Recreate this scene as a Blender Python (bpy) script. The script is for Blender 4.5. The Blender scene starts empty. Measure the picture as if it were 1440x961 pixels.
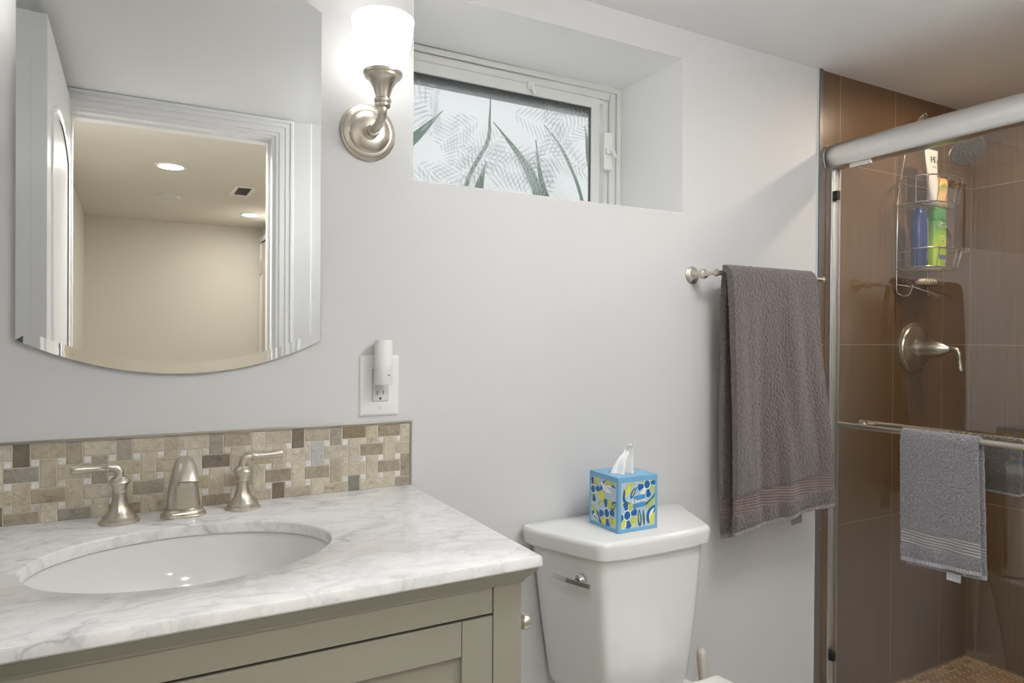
import bpy, bmesh, math, random
from mathutils import Vector, Matrix, noise as mn
random.seed(7)
PI = math.pi
SC = bpy.context.scene
COL = SC.collection

# ------------------------------------------------------------ camera, world, exposure
cam_d = bpy.data.cameras.new('camera'); cam = bpy.data.objects.new('camera', cam_d); COL.objects.link(cam)
F_PX, YAW, PIT, ROL = 966.01, math.radians(28.8484), math.radians(-0.3722), math.radians(0.3887)
cam_d.sensor_fit = 'HORIZONTAL'; cam_d.sensor_width = 36.0; cam_d.lens = F_PX/1440*36
cam_d.clip_start = 0.005; cam_d.clip_end = 100
fw = Vector((math.sin(YAW)*math.cos(PIT), math.cos(YAW)*math.cos(PIT), math.sin(PIT)))
r_ = Vector((math.cos(YAW), -math.sin(YAW), 0)); u_ = r_.cross(fw)
rr = math.cos(ROL)*r_ + math.sin(ROL)*u_; uu = -math.sin(ROL)*r_ + math.cos(ROL)*u_
cam.matrix_world = Matrix(((rr.x, uu.x, -fw.x, 0.0), (rr.y, uu.y, -fw.y, -1.40), (rr.z, uu.z, -fw.z, 1.19), (0, 0, 0, 1)))
SC.camera = cam
SC.view_settings.view_transform = 'Standard'; SC.view_settings.look = 'None'
SC.view_settings.gamma = 1.0; SC.view_settings.use_curve_mapping = False
SC.view_settings.exposure = 1.8
try:
    SC.cycles.max_bounces = 12; SC.cycles.transparent_max_bounces = 24; SC.cycles.sample_clamp_indirect = 4.0
except Exception: pass
W = bpy.data.worlds.new('overcast_sky'); SC.world = W; W.use_nodes = True
bg = W.node_tree.nodes['Background']; bg.inputs[0].default_value = (0.96, 0.98, 1.0, 1); bg.inputs[1].default_value = 0.29

P_SHOWER, P_BATH_FILL, P_HALL, P_SCONCE = 74.0, 8.9, 52.0, 0.5     # lamp strengths; the bath one drives an added unseen fill lamp

# ------------------------------------------------------------ materials
def srgb(r, g, b):
    f = lambda c: (c/255/12.92) if c/255 <= 0.04045 else ((c/255+0.055)/1.055)**2.4
    return (f(r), f(g), f(b), 1)
def mat(name, col, rough=0.5, metal=0.0, coat=0.0, spec=None, emis=None, es=0.0):
    m = bpy.data.materials.new(name); m.use_nodes = True
    b = m.node_tree.nodes['Principled BSDF']
    b.inputs['Base Color'].default_value = col; b.inputs['Roughness'].default_value = rough
    b.inputs['Metallic'].default_value = metal; b.inputs['Coat Weight'].default_value = coat
    if spec is not None: b.inputs['Specular IOR Level'].default_value = spec
    if emis: b.inputs['Emission Color'].default_value = emis; b.inputs['Emission Strength'].default_value = es
    return m
def nt(m): return m.node_tree, m.node_tree.nodes['Principled BSDF']
def node(t, typ, **kw):
    n = t.nodes.new(typ)
    for k, v in kw.items(): setattr(n, k, v)
    return n
def noise_bump(m, scale, strength, dist=0.001, detail=3, coord='Object', stretch=None):
    t, b = nt(m)
    tc = node(t, 'ShaderNodeTexCoord'); n = node(t, 'ShaderNodeTexNoise'); bp = node(t, 'ShaderNodeBump')
    n.inputs['Scale'].default_value = scale; n.inputs['Detail'].default_value = detail
    bp.inputs['Strength'].default_value = strength; bp.inputs['Distance'].default_value = dist
    src = tc.outputs[coord]
    if stretch:
        mp = node(t, 'ShaderNodeMapping'); mp.inputs['Scale'].default_value = stretch
        t.links.new(src, mp.inputs[0]); src = mp.outputs[0]
    t.links.new(src, n.inputs['Vector']); t.links.new(n.outputs[0], bp.inputs['Height']); t.links.new(bp.outputs[0], b.inputs['Normal'])
    return n
def ramp(t, stops):
    r = node(t, 'ShaderNodeValToRGB'); e = r.color_ramp.elements
    while len(e) > 1: e.remove(e[-1])
    e[0].position, e[0].color = stops[0]
    for p, c in stops[1:]:
        x = e.new(p); x.color = c
    return r

M = {}
M['wall'] = mat('grey_wall_paint', srgb(217, 217, 217), 0.55); noise_bump(M['wall'], 120, 0.08)
M['ceil'] = mat('ceiling_paint', srgb(238, 239, 240), 0.6); noise_bump(M['ceil'], 90, 0.08)
M['reveal'] = mat('niche_white_paint', srgb(247, 247, 247), 0.5)
M['white'] = mat('white_gloss_trim', srgb(236, 236, 236), 0.3)
M['vinyl'] = mat('window_vinyl', srgb(226, 227, 224), 0.35)
M['hall'] = mat('cream_hall_paint', srgb(224, 220, 210), 0.6)
M['hallceil'] = mat('hall_ceiling_paint', srgb(226, 223, 216), 0.6)
M['hallfloor'] = mat('hall_carpet', srgb(160, 145, 120), 0.9)
M['porcelain'] = mat('white_porcelain', srgb(232, 232, 231), 0.12, coat=0.3)
M['basin'] = mat('basin_porcelain', srgb(222, 222, 220), 0.1, coat=0.3)
M['plastic'] = mat('white_plastic', srgb(238, 238, 236), 0.3)
M['plastic2'] = mat('pale_plastic', srgb(222, 222, 220), 0.35)
M['brush'] = mat('cream_plastic', srgb(212, 206, 196), 0.35)
M['dark'] = mat('dark_slot', srgb(30, 28, 26), 0.6)
M['black'] = mat('black_rubber', srgb(22, 22, 22), 0.5)
M['gasket_shade'] = mat('grey_gasket_and_shade', srgb(104, 106, 104), 0.6)  # glazing bead grey, also the painted shade strip behind the pane
M['nickel'] = mat('brushed_nickel', srgb(206, 200, 188), 0.31, 1.0); noise_bump(M['nickel'], 400, 0.03)
M['chrome'] = mat('chrome', srgb(205, 205, 208), 0.08, 1.0)
M['alu'] = mat('satin_aluminium', srgb(232, 231, 229), 0.38, 1.0)
M['steelwire'] = mat('steel_wire', srgb(215, 212, 205), 0.18, 1.0)
M['trimmetal'] = mat('grey_metal_trim', srgb(182, 178, 168), 0.35, 1.0)
M['vanity'] = mat('sage_grey_cabinet_paint', srgb(150, 146, 132), 0.42); noise_bump(M['vanity'], 60, 0.04)
M['groove'] = mat('cabinet_gap', srgb(50, 42, 34), 0.7)
M['caulk'] = mat('white_caulk', srgb(225, 222, 215), 0.5)
M['shgrey'] = mat('headface', srgb(140, 140, 138), 0.35, 0.6)

def m_tile():
    m = mat('dark_brown_porcelain_tile', srgb(84, 70, 58), 0.30); t, b = nt(m)
    tc = node(t, 'ShaderNodeTexCoord'); sp = node(t, 'ShaderNodeSeparateXYZ'); t.links.new(tc.outputs['Object'], sp.inputs[0])
    geo = node(t, 'ShaderNodeNewGeometry'); gs = node(t, 'ShaderNodeSeparateXYZ'); t.links.new(geo.outputs['Normal'], gs.inputs[0])
    ab = node(t, 'ShaderNodeMath', operation='ABSOLUTE'); t.links.new(gs.outputs['X'], ab.inputs[0])
    gt = node(t, 'ShaderNodeMath', operation='GREATER_THAN'); t.links.new(ab.outputs[0], gt.inputs[0]); gt.inputs[1].default_value = 0.5
    mx = node(t, 'ShaderNodeMix', data_type='FLOAT')
    ax = node(t, 'ShaderNodeMath', operation='ADD'); ax.inputs[1].default_value = -1.944+0.286*10; t.links.new(sp.outputs['X'], ax.inputs[0])
    ay = node(t, 'ShaderNodeMath', operation='ADD'); ay.inputs[1].default_value = 0.286*20; t.links.new(sp.outputs['Y'], ay.inputs[0])
    t.links.new(gt.outputs[0], mx.inputs['Factor']); t.links.new(ax.outputs[0], mx.inputs['A']); t.links.new(ay.outputs[0], mx.inputs['B'])
    az = node(t, 'ShaderNodeMath', operation='ADD'); az.inputs[1].default_value = -0.032+0.5705*4; t.links.new(sp.outputs['Z'], az.inputs[0])
    cb = node(t, 'ShaderNodeCombineXYZ'); t.links.new(mx.outputs['Result'], cb.inputs[0]); t.links.new(az.outputs[0], cb.inputs[1])
    br = node(t, 'ShaderNodeTexBrick', offset=0.0, squash=1.0)
    br.inputs['Scale'].default_value = 1; br.inputs['Brick Width'].default_value = 0.286; br.inputs['Row Height'].default_value = 0.5705
    br.inputs['Mortar Size'].default_value = 0.0011; br.inputs['Mortar Smooth'].default_value = 0.0; br.inputs['Bias'].default_value = 0
    br.inputs['Color1'].default_value = srgb(120, 95, 70); br.inputs['Color2'].default_value = srgb(110, 87, 64); br.inputs['Mortar'].default_value = srgb(168, 152, 130)
    t.links.new(cb.outputs[0], br.inputs['Vector'])
    mp = node(t, 'ShaderNodeMapping'); mp.inputs['Scale'].default_value = (220, 220, 3); t.links.new(tc.outputs['Object'], mp.inputs[0])
    n = node(t, 'ShaderNodeTexNoise'); n.inputs['Scale'].default_value = 1; n.inputs['Detail'].default_value = 3; t.links.new(mp.outputs[0], n.inputs['Vector'])
    r = ramp(t, [(0.3, (0.80, 0.80, 0.80, 1)), (0.7, (1.15, 1.13, 1.1, 1))]); t.links.new(n.outputs[0], r.inputs[0])
    mm = node(t, 'ShaderNodeMix', data_type='RGBA', blend_type='MULTIPLY'); mm.inputs['Factor'].default_value = 1
    t.links.new(br.outputs['Color'], mm.inputs['A']); t.links.new(r.outputs[0], mm.inputs['B']); t.links.new(mm.outputs['Result'], b.inputs['Base Color'])
    bp = node(t, 'ShaderNodeBump', invert=True); bp.inputs['Strength'].default_value = 0.5; bp.inputs['Distance'].default_value = 0.001
    t.links.new(br.outputs['Fac'], bp.inputs['Height']); t.links.new(bp.outputs[0], b.inputs['Normal'])
    return m
M['tile'] = m_tile()

def m_marble():
    m = mat('white_carrara_marble', srgb(225, 225, 224), 0.16, coat=0.15); t, b = nt(m)
    tc = node(t, 'ShaderNodeTexCoord')
    mp = node(t, 'ShaderNodeMapping'); mp.inputs['Rotation'].default_value = (0.3, 0.2, 0.55); mp.inputs['Scale'].default_value = (1, 1.9, 1)
    t.links.new(tc.outputs['Object'], mp.inputs[0])
    n0 = node(t, 'ShaderNodeTexNoise'); n0.inputs['Scale'].default_value = 5.5; n0.inputs['Detail'].default_value = 5
    t.links.new(mp.outputs[0], n0.inputs['Vector'])
    vm = node(t, 'ShaderNodeMix', data_type='RGBA', blend_type='LINEAR_LIGHT'); vm.inputs['Factor'].default_value = 0.16
    t.links.new(mp.outputs[0], vm.inputs['A']); t.links.new(n0.outputs['Color'], vm.inputs['B'])
    def vein(scale, width, soft):
        v = node(t, 'ShaderNodeTexVoronoi', feature='DISTANCE_TO_EDGE'); v.inputs['Scale'].default_value = scale
        t.links.new(vm.outputs['Result'], v.inputs['Vector'])
        r = ramp(t, [(0.0, (1, 1, 1, 1)), (width, (0.35, 0.35, 0.35, 1)), (soft, (0, 0, 0, 1))]); t.links.new(v.outputs[0], r.inputs[0]); return r
    a = vein(3.3, 0.012, 0.06); c = vein(9.0, 0.02, 0.12)
    n1 = node(t, 'ShaderNodeTexNoise'); n1.inputs['Scale'].default_value = 4; n1.inputs['Detail'].default_value = 2; t.links.new(tc.outputs['Object'], n1.inputs['Vector'])
    r1 = ramp(t, [(0.42, (0, 0, 0, 1)), (0.62, (1, 1, 1, 1))]); t.links.new(n1.outputs[0], r1.inputs[0])
    ma = node(t, 'ShaderNodeMath', operation='MULTIPLY'); t.links.new(a.outputs[0], ma.inputs[0]); t.links.new(r1.outputs[0], ma.inputs[1])
    n2 = node(t, 'ShaderNodeTexNoise'); n2.inputs['Scale'].default_value = 22; n2.inputs['Detail'].default_value = 8; n2.inputs['Roughness'].default_value = 0.65
    t.links.new(vm.outputs['Result'], n2.inputs['Vector'])
    r2 = ramp(t, [(0.45, (0, 0, 0, 1)), (0.75, (1, 1, 1, 1))]); t.links.new(n2.outputs[0], r2.inputs[0])
    s = node(t, 'ShaderNodeMath', operation='MULTIPLY_ADD'); s.inputs[1].default_value = 0.20; t.links.new(c.outputs[0], s.inputs[0])
    k = node(t, 'ShaderNodeMath', operation='MULTIPLY'); k.inputs[1].default_value = 0.38; t.links.new(r2.outputs[0], k.inputs[0]); t.links.new(k.outputs[0], s.inputs[2])
    s2 = node(t, 'ShaderNodeMath', operation='MULTIPLY_ADD'); s2.inputs[1].default_value = 0.62; t.links.new(ma.outputs[0], s2.inputs[0]); t.links.new(s.outputs[0], s2.inputs[2])
    mx = node(t, 'ShaderNodeMix', data_type='RGBA'); mx.inputs['A'].default_value = srgb(232, 232, 231); mx.inputs['B'].default_value = srgb(150, 151, 155)
    t.links.new(s2.outputs[0], mx.inputs['Factor']); t.links.new(mx.outputs['Result'], b.inputs['Base Color'])
    return m
M['marble'] = m_marble()

def m_stone(name, rough=0.4, veins=True):
    m = mat(name, (0.5, 0.45, 0.38, 1), rough); t, b = nt(m)
    at = node(t, 'ShaderNodeAttribute', attribute_name='tilecol'); tc = node(t, 'ShaderNodeTexCoord')
    n = node(t, 'ShaderNodeTexNoise'); n.inputs['Scale'].default_value = 55; n.inputs['Detail'].default_value = 7; n.inputs['Roughness'].default_value = 0.65; n.inputs['Distortion'].default_value = 1.2
    off = node(t, 'ShaderNodeVectorMath', operation='MULTIPLY_ADD'); off.inputs[1].default_value = (7, 9, 5)
    t.links.new(at.outputs['Color'], off.inputs[0]); t.links.new(tc.outputs['Object'], off.inputs[2]); t.links.new(off.outputs[0], n.inputs['Vector'])
    r = ramp(t, [(0.28, (0.60, 0.57, 0.55, 1)), (0.42, (0.93, 0.92, 0.90, 1)), (0.6, (1.04, 1.04, 1.03, 1)), (0.72, (1.22, 1.22, 1.25, 1))])
    t.links.new(n.outputs[0], r.inputs[0])
    mm = node(t, 'ShaderNodeMix', data_type='RGBA', blend_type='MULTIPLY'); mm.inputs['Factor'].default_value = 1
    t.links.new(at.outputs['Color'], mm.inputs['A']); t.links.new(r.outputs[0], mm.inputs['B'])
    out = mm.outputs['Result']
    if veins:
        v = node(t, 'ShaderNodeTexVoronoi', feature='DISTANCE_TO_EDGE'); v.inputs['Scale'].default_value = 34
        d = node(t, 'ShaderNodeMix', data_type='RGBA', blend_type='LINEAR_LIGHT'); d.inputs['Factor'].default_value = 0.03
        t.links.new(off.outputs[0], d.inputs['A']); t.links.new(n.outputs['Color'], d.inputs['B']); t.links.new(d.outputs['Result'], v.inputs['Vector'])
        rv = ramp(t, [(0.0, (0.5, 0.5, 0.5, 1)), (0.06, (0, 0, 0, 1))]); t.links.new(v.outputs[0], rv.inputs[0])
        m2 = node(t, 'ShaderNodeMix', data_type='RGBA', blend_type='MULTIPLY'); m2.inputs['B'].default_value = (0.45, 0.42, 0.4, 1)
        t.links.new(rv.outputs[0], m2.inputs['Factor']); t.links.new(out, m2.inputs['A']); out = m2.outputs['Result']
    t.links.new(out, b.inputs['Base Color'])
    return m
M['stone'] = m_stone('tumbled_stone_tiles'); M['floorstone'] = m_stone('floor_mosaic_stone', 0.5, False)
M['grout'] = mat('cream_grout', srgb(212, 204, 188), 0.8)
M['fgrout'] = mat('tan_grout', srgb(150, 126, 98), 0.8)

def m_terry(name, col, tint=None):
    m = mat(name, col, 0.95, spec=0.1); t, b = nt(m)
    b.inputs['Sheen Weight'].default_value = 0.5; b.inputs['Sheen Roughness'].default_value = 0.5
    tc = node(t, 'ShaderNodeTexCoord')
    n = node(t, 'ShaderNodeTexNoise'); n.inputs['Scale'].default_value = 330; n.inputs['Detail'].default_value = 4; n.inputs['Roughness'].default_value = 0.7
    t.links.new(tc.outputs['Object'], n.inputs['Vector'])
    bp = node(t, 'ShaderNodeBump'); bp.inputs['Strength'].default_value = 1.0; bp.inputs['Distance'].default_value = 0.004
    t.links.new(n.outputs[0], bp.inputs['Height']); t.links.new(bp.outputs[0], b.inputs['Normal'])
    r = ramp(t, [(0.32, tuple(c*0.55 for c in col[:3])+(1,)), (0.5, col), (0.68, tuple(min(1, c*1.5) for c in col[:3])+(1,))])
    t.links.new(n.outputs[0], r.inputs[0]); t.links.new(r.outputs[0], b.inputs['Base Color'])
    return m
def m_band(name, col, ax='Z'):
    m = mat(name, col, 0.85, spec=0.15); t, b = nt(m); b.inputs['Sheen Weight'].default_value = 0.3
    tc = node(t, 'ShaderNodeTexCoord'); w = node(t, 'ShaderNodeTexWave', wave_type='BANDS', bands_direction=ax)
    w.inputs['Scale'].default_value = 42; w.inputs['Distortion'].default_value = 0.4; t.links.new(tc.outputs['Object'], w.inputs['Vector'])
    bp = node(t, 'ShaderNodeBump'); bp.inputs['Strength'].default_value = 0.8; bp.inputs['Distance'].default_value = 0.002
    t.links.new(w.outputs[0], bp.inputs['Height']); t.links.new(bp.outputs[0], b.inputs['Normal']); return m
M['terry'] = m_terry('grey_brown_terry', srgb(104, 93, 90)); M['terryband'] = m_band('grey_brown_dobby_border', srgb(122, 108, 105))
M['terry2'] = m_terry('grey_terry', srgb(138, 136, 139)); M['terryband2'] = m_band('grey_dobby_border', srgb(152, 150, 152))
M['hem'] = m_band('towel_hem', srgb(150, 141, 140), 'X'); M['hem2'] = m_band('grey_towel_hem', srgb(172, 170, 174), 'Y')

def m_glass(name, tint=(1, 1, 1), ior=1.5, ghost=1.0):      # clear pane: fresnel reflection over see-through
    m = bpy.data.materials.new(name); m.use_nodes = True; t = m.node_tree; t.nodes.clear()
    o = node(t, 'ShaderNodeOutputMaterial'); mx = node(t, 'ShaderNodeMixShader'); tr = node(t, 'ShaderNodeBsdfTransparent'); gl = node(t, 'ShaderNodeBsdfGlossy')
    fr = node(t, 'ShaderNodeFresnel'); fr.inputs['IOR'].default_value = ior
    tr.inputs[0].default_value = (*tint, 1); gl.inputs[0].default_value = (1, 1, 1, 1); gl.inputs['Roughness'].default_value = 0.0
    geo = node(t, 'ShaderNodeNewGeometry'); inv = node(t, 'ShaderNodeMath', operation='SUBTRACT'); inv.inputs[0].default_value = 1
    t.links.new(geo.outputs['Backfacing'], inv.inputs[1])
    mu = node(t, 'ShaderNodeMath', operation='MULTIPLY'); t.links.new(fr.outputs[0], mu.inputs[0]); t.links.new(inv.outputs[0], mu.inputs[1])
    m2 = node(t, 'ShaderNodeMath', operation='MULTIPLY'); m2.inputs[1].default_value = ghost; t.links.new(mu.outputs[0], m2.inputs[0])
    t.links.new(m2.outputs[0], mx.inputs[0]); t.links.new(tr.outputs[0], mx.inputs[1]); t.links.new(gl.outputs[0], mx.inputs[2]); t.links.new(mx.outputs[0], o.inputs[0])
    return m
M['glass'] = m_glass('clear_shower_glass', (0.975, 0.985, 0.98), ghost=3.0)
def m_film(name, transp, col):
    m = bpy.data.materials.new(name); m.use_nodes = True; t = m.node_tree; t.nodes.clear()
    o = node(t, 'ShaderNodeOutputMaterial'); mx = node(t, 'ShaderNodeMixShader'); tr = node(t, 'ShaderNodeBsdfTransparent'); tl = node(t, 'ShaderNodeBsdfTranslucent')
    tl.inputs[0].default_value = col; mx.inputs[0].default_value = 1-transp
    t.links.new(tr.outputs[0], mx.inputs[1]); t.links.new(tl.outputs[0], mx.inputs[2]); t.links.new(mx.outputs[0], o.inputs[0]); return m
M['film'] = m_film('frosted_window_film', 0.60, (0.66, 0.70, 0.69, 1)); M['fern'] = m_film('frosted_leaf_print', 0.44, (0.74, 0.76, 0.76, 1))
M['shade'] = bpy.data.materials.new('lit_frosted_glass'); M['shade'].use_nodes = True
def _shade():
    t = M['shade'].node_tree; t.nodes.clear()
    o = node(t, 'ShaderNodeOutputMaterial'); tl = node(t, 'ShaderNodeBsdfTranslucent'); tr = node(t, 'ShaderNodeBsdfTransparent'); gl = node(t, 'ShaderNodeBsdfDiffuse')
    em = node(t, 'ShaderNodeEmission'); em.inputs[0].default_value = (1, 1, 0.98, 1); em.inputs[1].default_value = 0.26
    tl.inputs[0].default_value = (0.85, 0.85, 0.84, 1); gl.inputs[0].default_value = (0.5, 0.5, 0.5, 1)
    a = node(t, 'ShaderNodeMixShader'); a.inputs[0].default_value = 0.35; b = node(t, 'ShaderNodeMixShader'); b.inputs[0].default_value = 0.35; c = node(t, 'ShaderNodeAddShader')
    t.links.new(tl.outputs[0], a.inputs[1]); t.links.new(gl.outputs[0], a.inputs[2]); t.links.new(a.outputs[0], b.inputs[1]); t.links.new(tr.outputs[0], b.inputs[2])
    t.links.new(b.outputs[0], c.inputs[0]); t.links.new(em.outputs[0], c.inputs[1]); t.links.new(c.outputs[0], o.inputs[0])
_shade()
def emis(name, col, s): return mat(name, (0.8, 0.8, 0.8, 1), 0.5, emis=col, es=s)
M['mirror'] = mat('mirror_silver', (0.90, 0.91, 0.905, 1), 0.0, 1.0)

# ------------------------------------------------------------ mesh helpers
class MB:
    def __init__(s): s.v = []; s.f = []; s.m = []
    def add(s, vs, fs, mi=0):
        o = len(s.v); s.v += [tuple(v) for v in vs]; s.f += [tuple(i+o for i in f) for f in fs]; s.m += [mi]*len(fs); return s
    def box(s, x0, x1, y0, y1, z0, z1, mi=0):
        return s.add([(x0, y0, z0), (x1, y0, z0), (x1, y1, z0), (x0, y1, z0), (x0, y0, z1), (x1, y0, z1), (x1, y1, z1), (x0, y1, z1)],
                     [(0, 3, 2, 1), (4, 5, 6, 7), (0, 1, 5, 4), (1, 2, 6, 5), (2, 3, 7, 6), (3, 0, 4, 7)], mi)
    def loft(s, rings, cap=True, closed=True, mi=0):
        n = len(rings[0]); vs = [p for r in rings for p in r]; fs = []
        for i in range(len(rings)-1):
            for j in range(n if closed else n-1):
                k = (j+1) % n; fs.append((i*n+j, i*n+k, (i+1)*n+k, (i+1)*n+j))
        if cap: fs.append(tuple(reversed(range(n)))); fs.append(tuple((len(rings)-1)*n+j for j in range(n)))
        return s.add(vs, fs, mi)
    def lathe(s, prof, org=(0, 0, 0), axis=(0, 0, 1), n=40, cap=True, mi=0, sx=1, sy=1):
        q = Vector((0, 0, 1)).rotation_difference(Vector(axis)); o = Vector(org); rings = []
        for r, h in prof: rings.append([o + q @ Vector((r*sx*math.cos(2*PI*k/n), r*sy*math.sin(2*PI*k/n), h)) for k in range(n)])
        return s.loft(rings, cap, True, mi)
    def tube(s, pts, rad, n=12, closed=False, mi=0, cap=True):
        pts = [Vector(p) for p in pts]; rad = rad if isinstance(rad, (list, tuple)) else [rad]*len(pts); rings = []; L = len(pts)
        nrm = None
        for i, p in enumerate(pts):
            if closed: t = pts[(i+1) % L]-pts[i-1]
            else: t = pts[min(i+1, L-1)]-pts[max(i-1, 0)]
            t.normalize()
            if nrm is None:
                nrm = t.orthogonal().normalized()
            else:
                nrm = (nrm - t*nrm.dot(t)); nrm = nrm.normalized() if nrm.length > 1e-6 else t.orthogonal().normalized()
            b = t.cross(nrm); rings.append([p + rad[i]*(math.cos(2*PI*k/n)*nrm + math.sin(2*PI*k/n)*b) for k in range(n)])
        if closed: rings.append(rings[0]); cap = False
        return s.loft(rings, cap, True, mi)
    def build(s, name, mats, parent=None, smooth=False, bevel=0, seg=2, loc=None, recalc=True):
        me = bpy.data.meshes.new(name)
        off = Vector(loc) if loc else Vector((0, 0, 0))
        me.from_pydata([tuple(Vector(v)-off) for v in s.v], [], s.f)
        if not isinstance(mats, (list, tuple)): mats = [mats]
        for m in mats: me.materials.append(m)
        for p, i in zip(me.polygons, s.m): p.material_index = i
        if recalc:
            bm = bmesh.new(); bm.from_mesh(me); bmesh.ops.remove_doubles(bm, verts=bm.verts, dist=1e-6); bmesh.ops.recalc_face_normals(bm, faces=bm.faces); bm.to_mesh(me); bm.free()
        o = bpy.data.objects.new(name, me); COL.objects.link(o)
        if parent: o.parent = parent; o.location = off
        else: o.location = off
        if smooth:
            for p in me.polygons: p.use_smooth = True
            try: me.set_sharp_from_angle(angle=math.radians(38))
            except Exception: pass
        if bevel:
            b = o.modifiers.new('bevel', 'BEVEL'); b.width = bevel; b.segments = seg; b.limit_method = 'ANGLE'; b.angle_limit = math.radians(35)
            for p in me.polygons: p.use_smooth = True
            try: me.set_sharp_from_angle(angle=math.radians(60))
            except Exception: pass
            b.harden_normals = False
        return o
def box(*a): return MB().box(*a)
def tag(o, label, cat, group=None):
    o['label'] = label; o['category'] = cat
    if group: o['group'] = group
    return o
def struct(o, label=None):
    o['kind'] = 'structure'
    if label: o['label'] = label
    return o
def thing(name, label, cat, loc=(0, 0, 0), group=None):
    o = bpy.data.objects.new(name, None); COL.objects.link(o); o.empty_display_size = 0.02
    tag(o, label, cat, group); o['_l'] = 0; del o['_l']
    o.location = loc; return o
def P(o, mb, name, m, **kw):          # a part whose mesh is given in world coordinates, under thing o at its location
    L = Vector(o.location); pl = o.parent
    while pl: L += Vector(pl.location); pl = pl.parent
    mb.v = [tuple(Vector(v)-L) for v in mb.v]
    return mb.build(name, m, o, **kw)
def rrect(hx, hy, r, n=6):
    out = []
    for cx, cy, a0 in ((hx-r, hy-r, 0), (-hx+r, hy-r, 90), (-hx+r, -hy+r, 180), (hx-r, -hy+r, 270)):
        for k in range(n+1):
            a = math.radians(a0+90*k/n); out.append((cx+r*math.cos(a), cy+r*math.sin(a)))
    return out
def text_mesh(body, size, font_shear=0, bold=0, spacing=1.0):
    c = bpy.data.curves.new('t', 'FONT'); c.body = body; c.size = size; c.align_x = 'CENTER'; c.align_y = 'CENTER'; c.shear = font_shear; c.offset = bold; c.space_character = spacing
    o = bpy.data.objects.new('t', c); COL.objects.link(o); bpy.context.view_layer.update()
    me = bpy.data.meshes.new_from_object(o.evaluated_get(bpy.context.evaluated_depsgraph_get())); bpy.data.objects.remove(o)
    vs = [tuple(v.co) for v in me.vertices]; fs = [tuple(p.vertices) for p in me.polygons]; return vs, fs

# ------------------------------------------------------------ room shell
CZ = 2.019; DW = -1.365; XR = 2.69
wb = MB()
def quadY(b, x0, x1, z0, z1, y, mi=0): b.add([(x0, y, z0), (x1, y, z0), (x1, y, z1), (x0, y, z1)], [(0, 1, 2, 3)], mi)
NX0, NX1, NZ0, NZ1, NY = 0.524, 1.2925, 1.5255, 1.943, 0.279
XL, XT = -0.46, 1.837
for x0, x1, z0, z1 in ((XL, NX0, 0, CZ), (NX1, XT, 0, CZ), (NX0, NX1, 0, NZ0), (NX0, NX1, NZ1, CZ)): wb.box(x0, x1, 0, 0.30, z0, z1)
o = wb.build('wall_back', M['wall']); struct(o, 'light grey painted wall with a deep window niche')
nb = MB()
nb.box(NX0-0.0008+0.001, NX0+0.0012, 0.0, NY, NZ0, NZ1); nb.box(NX1-0.0012, NX1-0.0002, 0.0, NY, NZ0, NZ1)
nb.box(NX0, NX1, 0.0, NY, NZ1-0.0012, NZ1-0.0002); nb.box(NX0, NX1, 0.0, NY, NZ0+0.0002, NZ0+0.0012)
struct(nb.build('trim_1', M['reveal']), 'smooth white painted lining of the window niche')
struct(box(XL-0.1, XL, DW-0.12, 0.3, 0, CZ).build('wall_left', M['wall']))
fl = box(XL-0.1, 1.84, DW-0.12, 0.0, -0.05, 0.0).build('floor', mat('floor_tile', srgb(224, 222, 218), 0.4)); struct(fl)
struct(box(XL-0.1, XR+0.1, DW-0.12, 0.3, CZ, CZ+0.1).build('ceiling', M['ceil']))
# shower walls in tile
sb = MB(); sb.box(XT, XR+0.1, 0, 0.3, -0.05, CZ)
struct(sb.build('wall_shower_back', M['tile']), 'dark brown tiled shower wall with thin pale grout')
struct(box(XR, XR+0.1, DW-0.12, 0.0, -0.05, CZ).build('wall_shower_right', M['tile']), 'dark tiled side wall of the shower')
struct(box(XT-0.0035, XT+0.0005, -0.004, 0.0, 0, CZ).build('trim_2', M['caulk']), 'white caulk line where paint meets tile')
struct(box(XT+0.0005, XT+0.015, -0.0075, 0.0, 0, CZ).build('trim_3', mat('slate_edge_trim', srgb(104, 106, 110), 0.3)), 'dark grey edge trim of the shower tile')
struct(box(1.84, 1.95, DW, 0.0, 0, 0.09).build('curb_trim', M['tile'], bevel=0.004), 'tiled shower curb')
# front wall with doorway
DX0, DX1, DZ = -0.195, 0.462, 1.945
wf = MB(); wf.box(XL-0.1, DX0-0.012, DW-0.12, DW, 0, CZ); wf.box(DX1+0.012, XR+0.1, DW-0.12, DW, 0, CZ); wf.box(DX0-0.012, DX1+0.012, DW-0.12, DW, DZ+0.012, CZ)
struct(wf.build('wall_front', M['wall']), 'grey wall around the doorway, seen in the mirror')
jb = MB(); jb.box(DX0-0.012, DX0, DW-0.122, DW+0.002, 0, DZ+0.012); jb.box(DX1, DX1+0.012, DW-0.122, DW+0.002, 0, DZ+0.012); jb.box(DX0, DX1, DW-0.122, DW+0.002, DZ, DZ+0.012)
jb.box(DX0, DX0+0.01, DW-0.075, DW-0.04, 0, DZ-0.01); jb.box(DX1-0.01, DX1, DW-0.075, DW-0.04, 0, DZ-0.01); jb.box(DX0, DX1, DW-0.075, DW-0.04, DZ-0.01, DZ)
struct(jb.build('trim_4', M['white']), 'white door jamb of the doorway')
def casing(x0, x1, zt, yf, sgn, prof, closed=False, z0=0.0):
    b = MB(); rings = []
    for ox, d in prof:
        pts = [(x0-ox, yf+sgn*d, z0), (x0-ox, yf+sgn*d, zt+ox), (x1+ox, yf+sgn*d, zt+ox), (x1+ox, yf+sgn*d, z0)]
        rings.append(pts)
    b.loft(rings, False, False); return b
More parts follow.
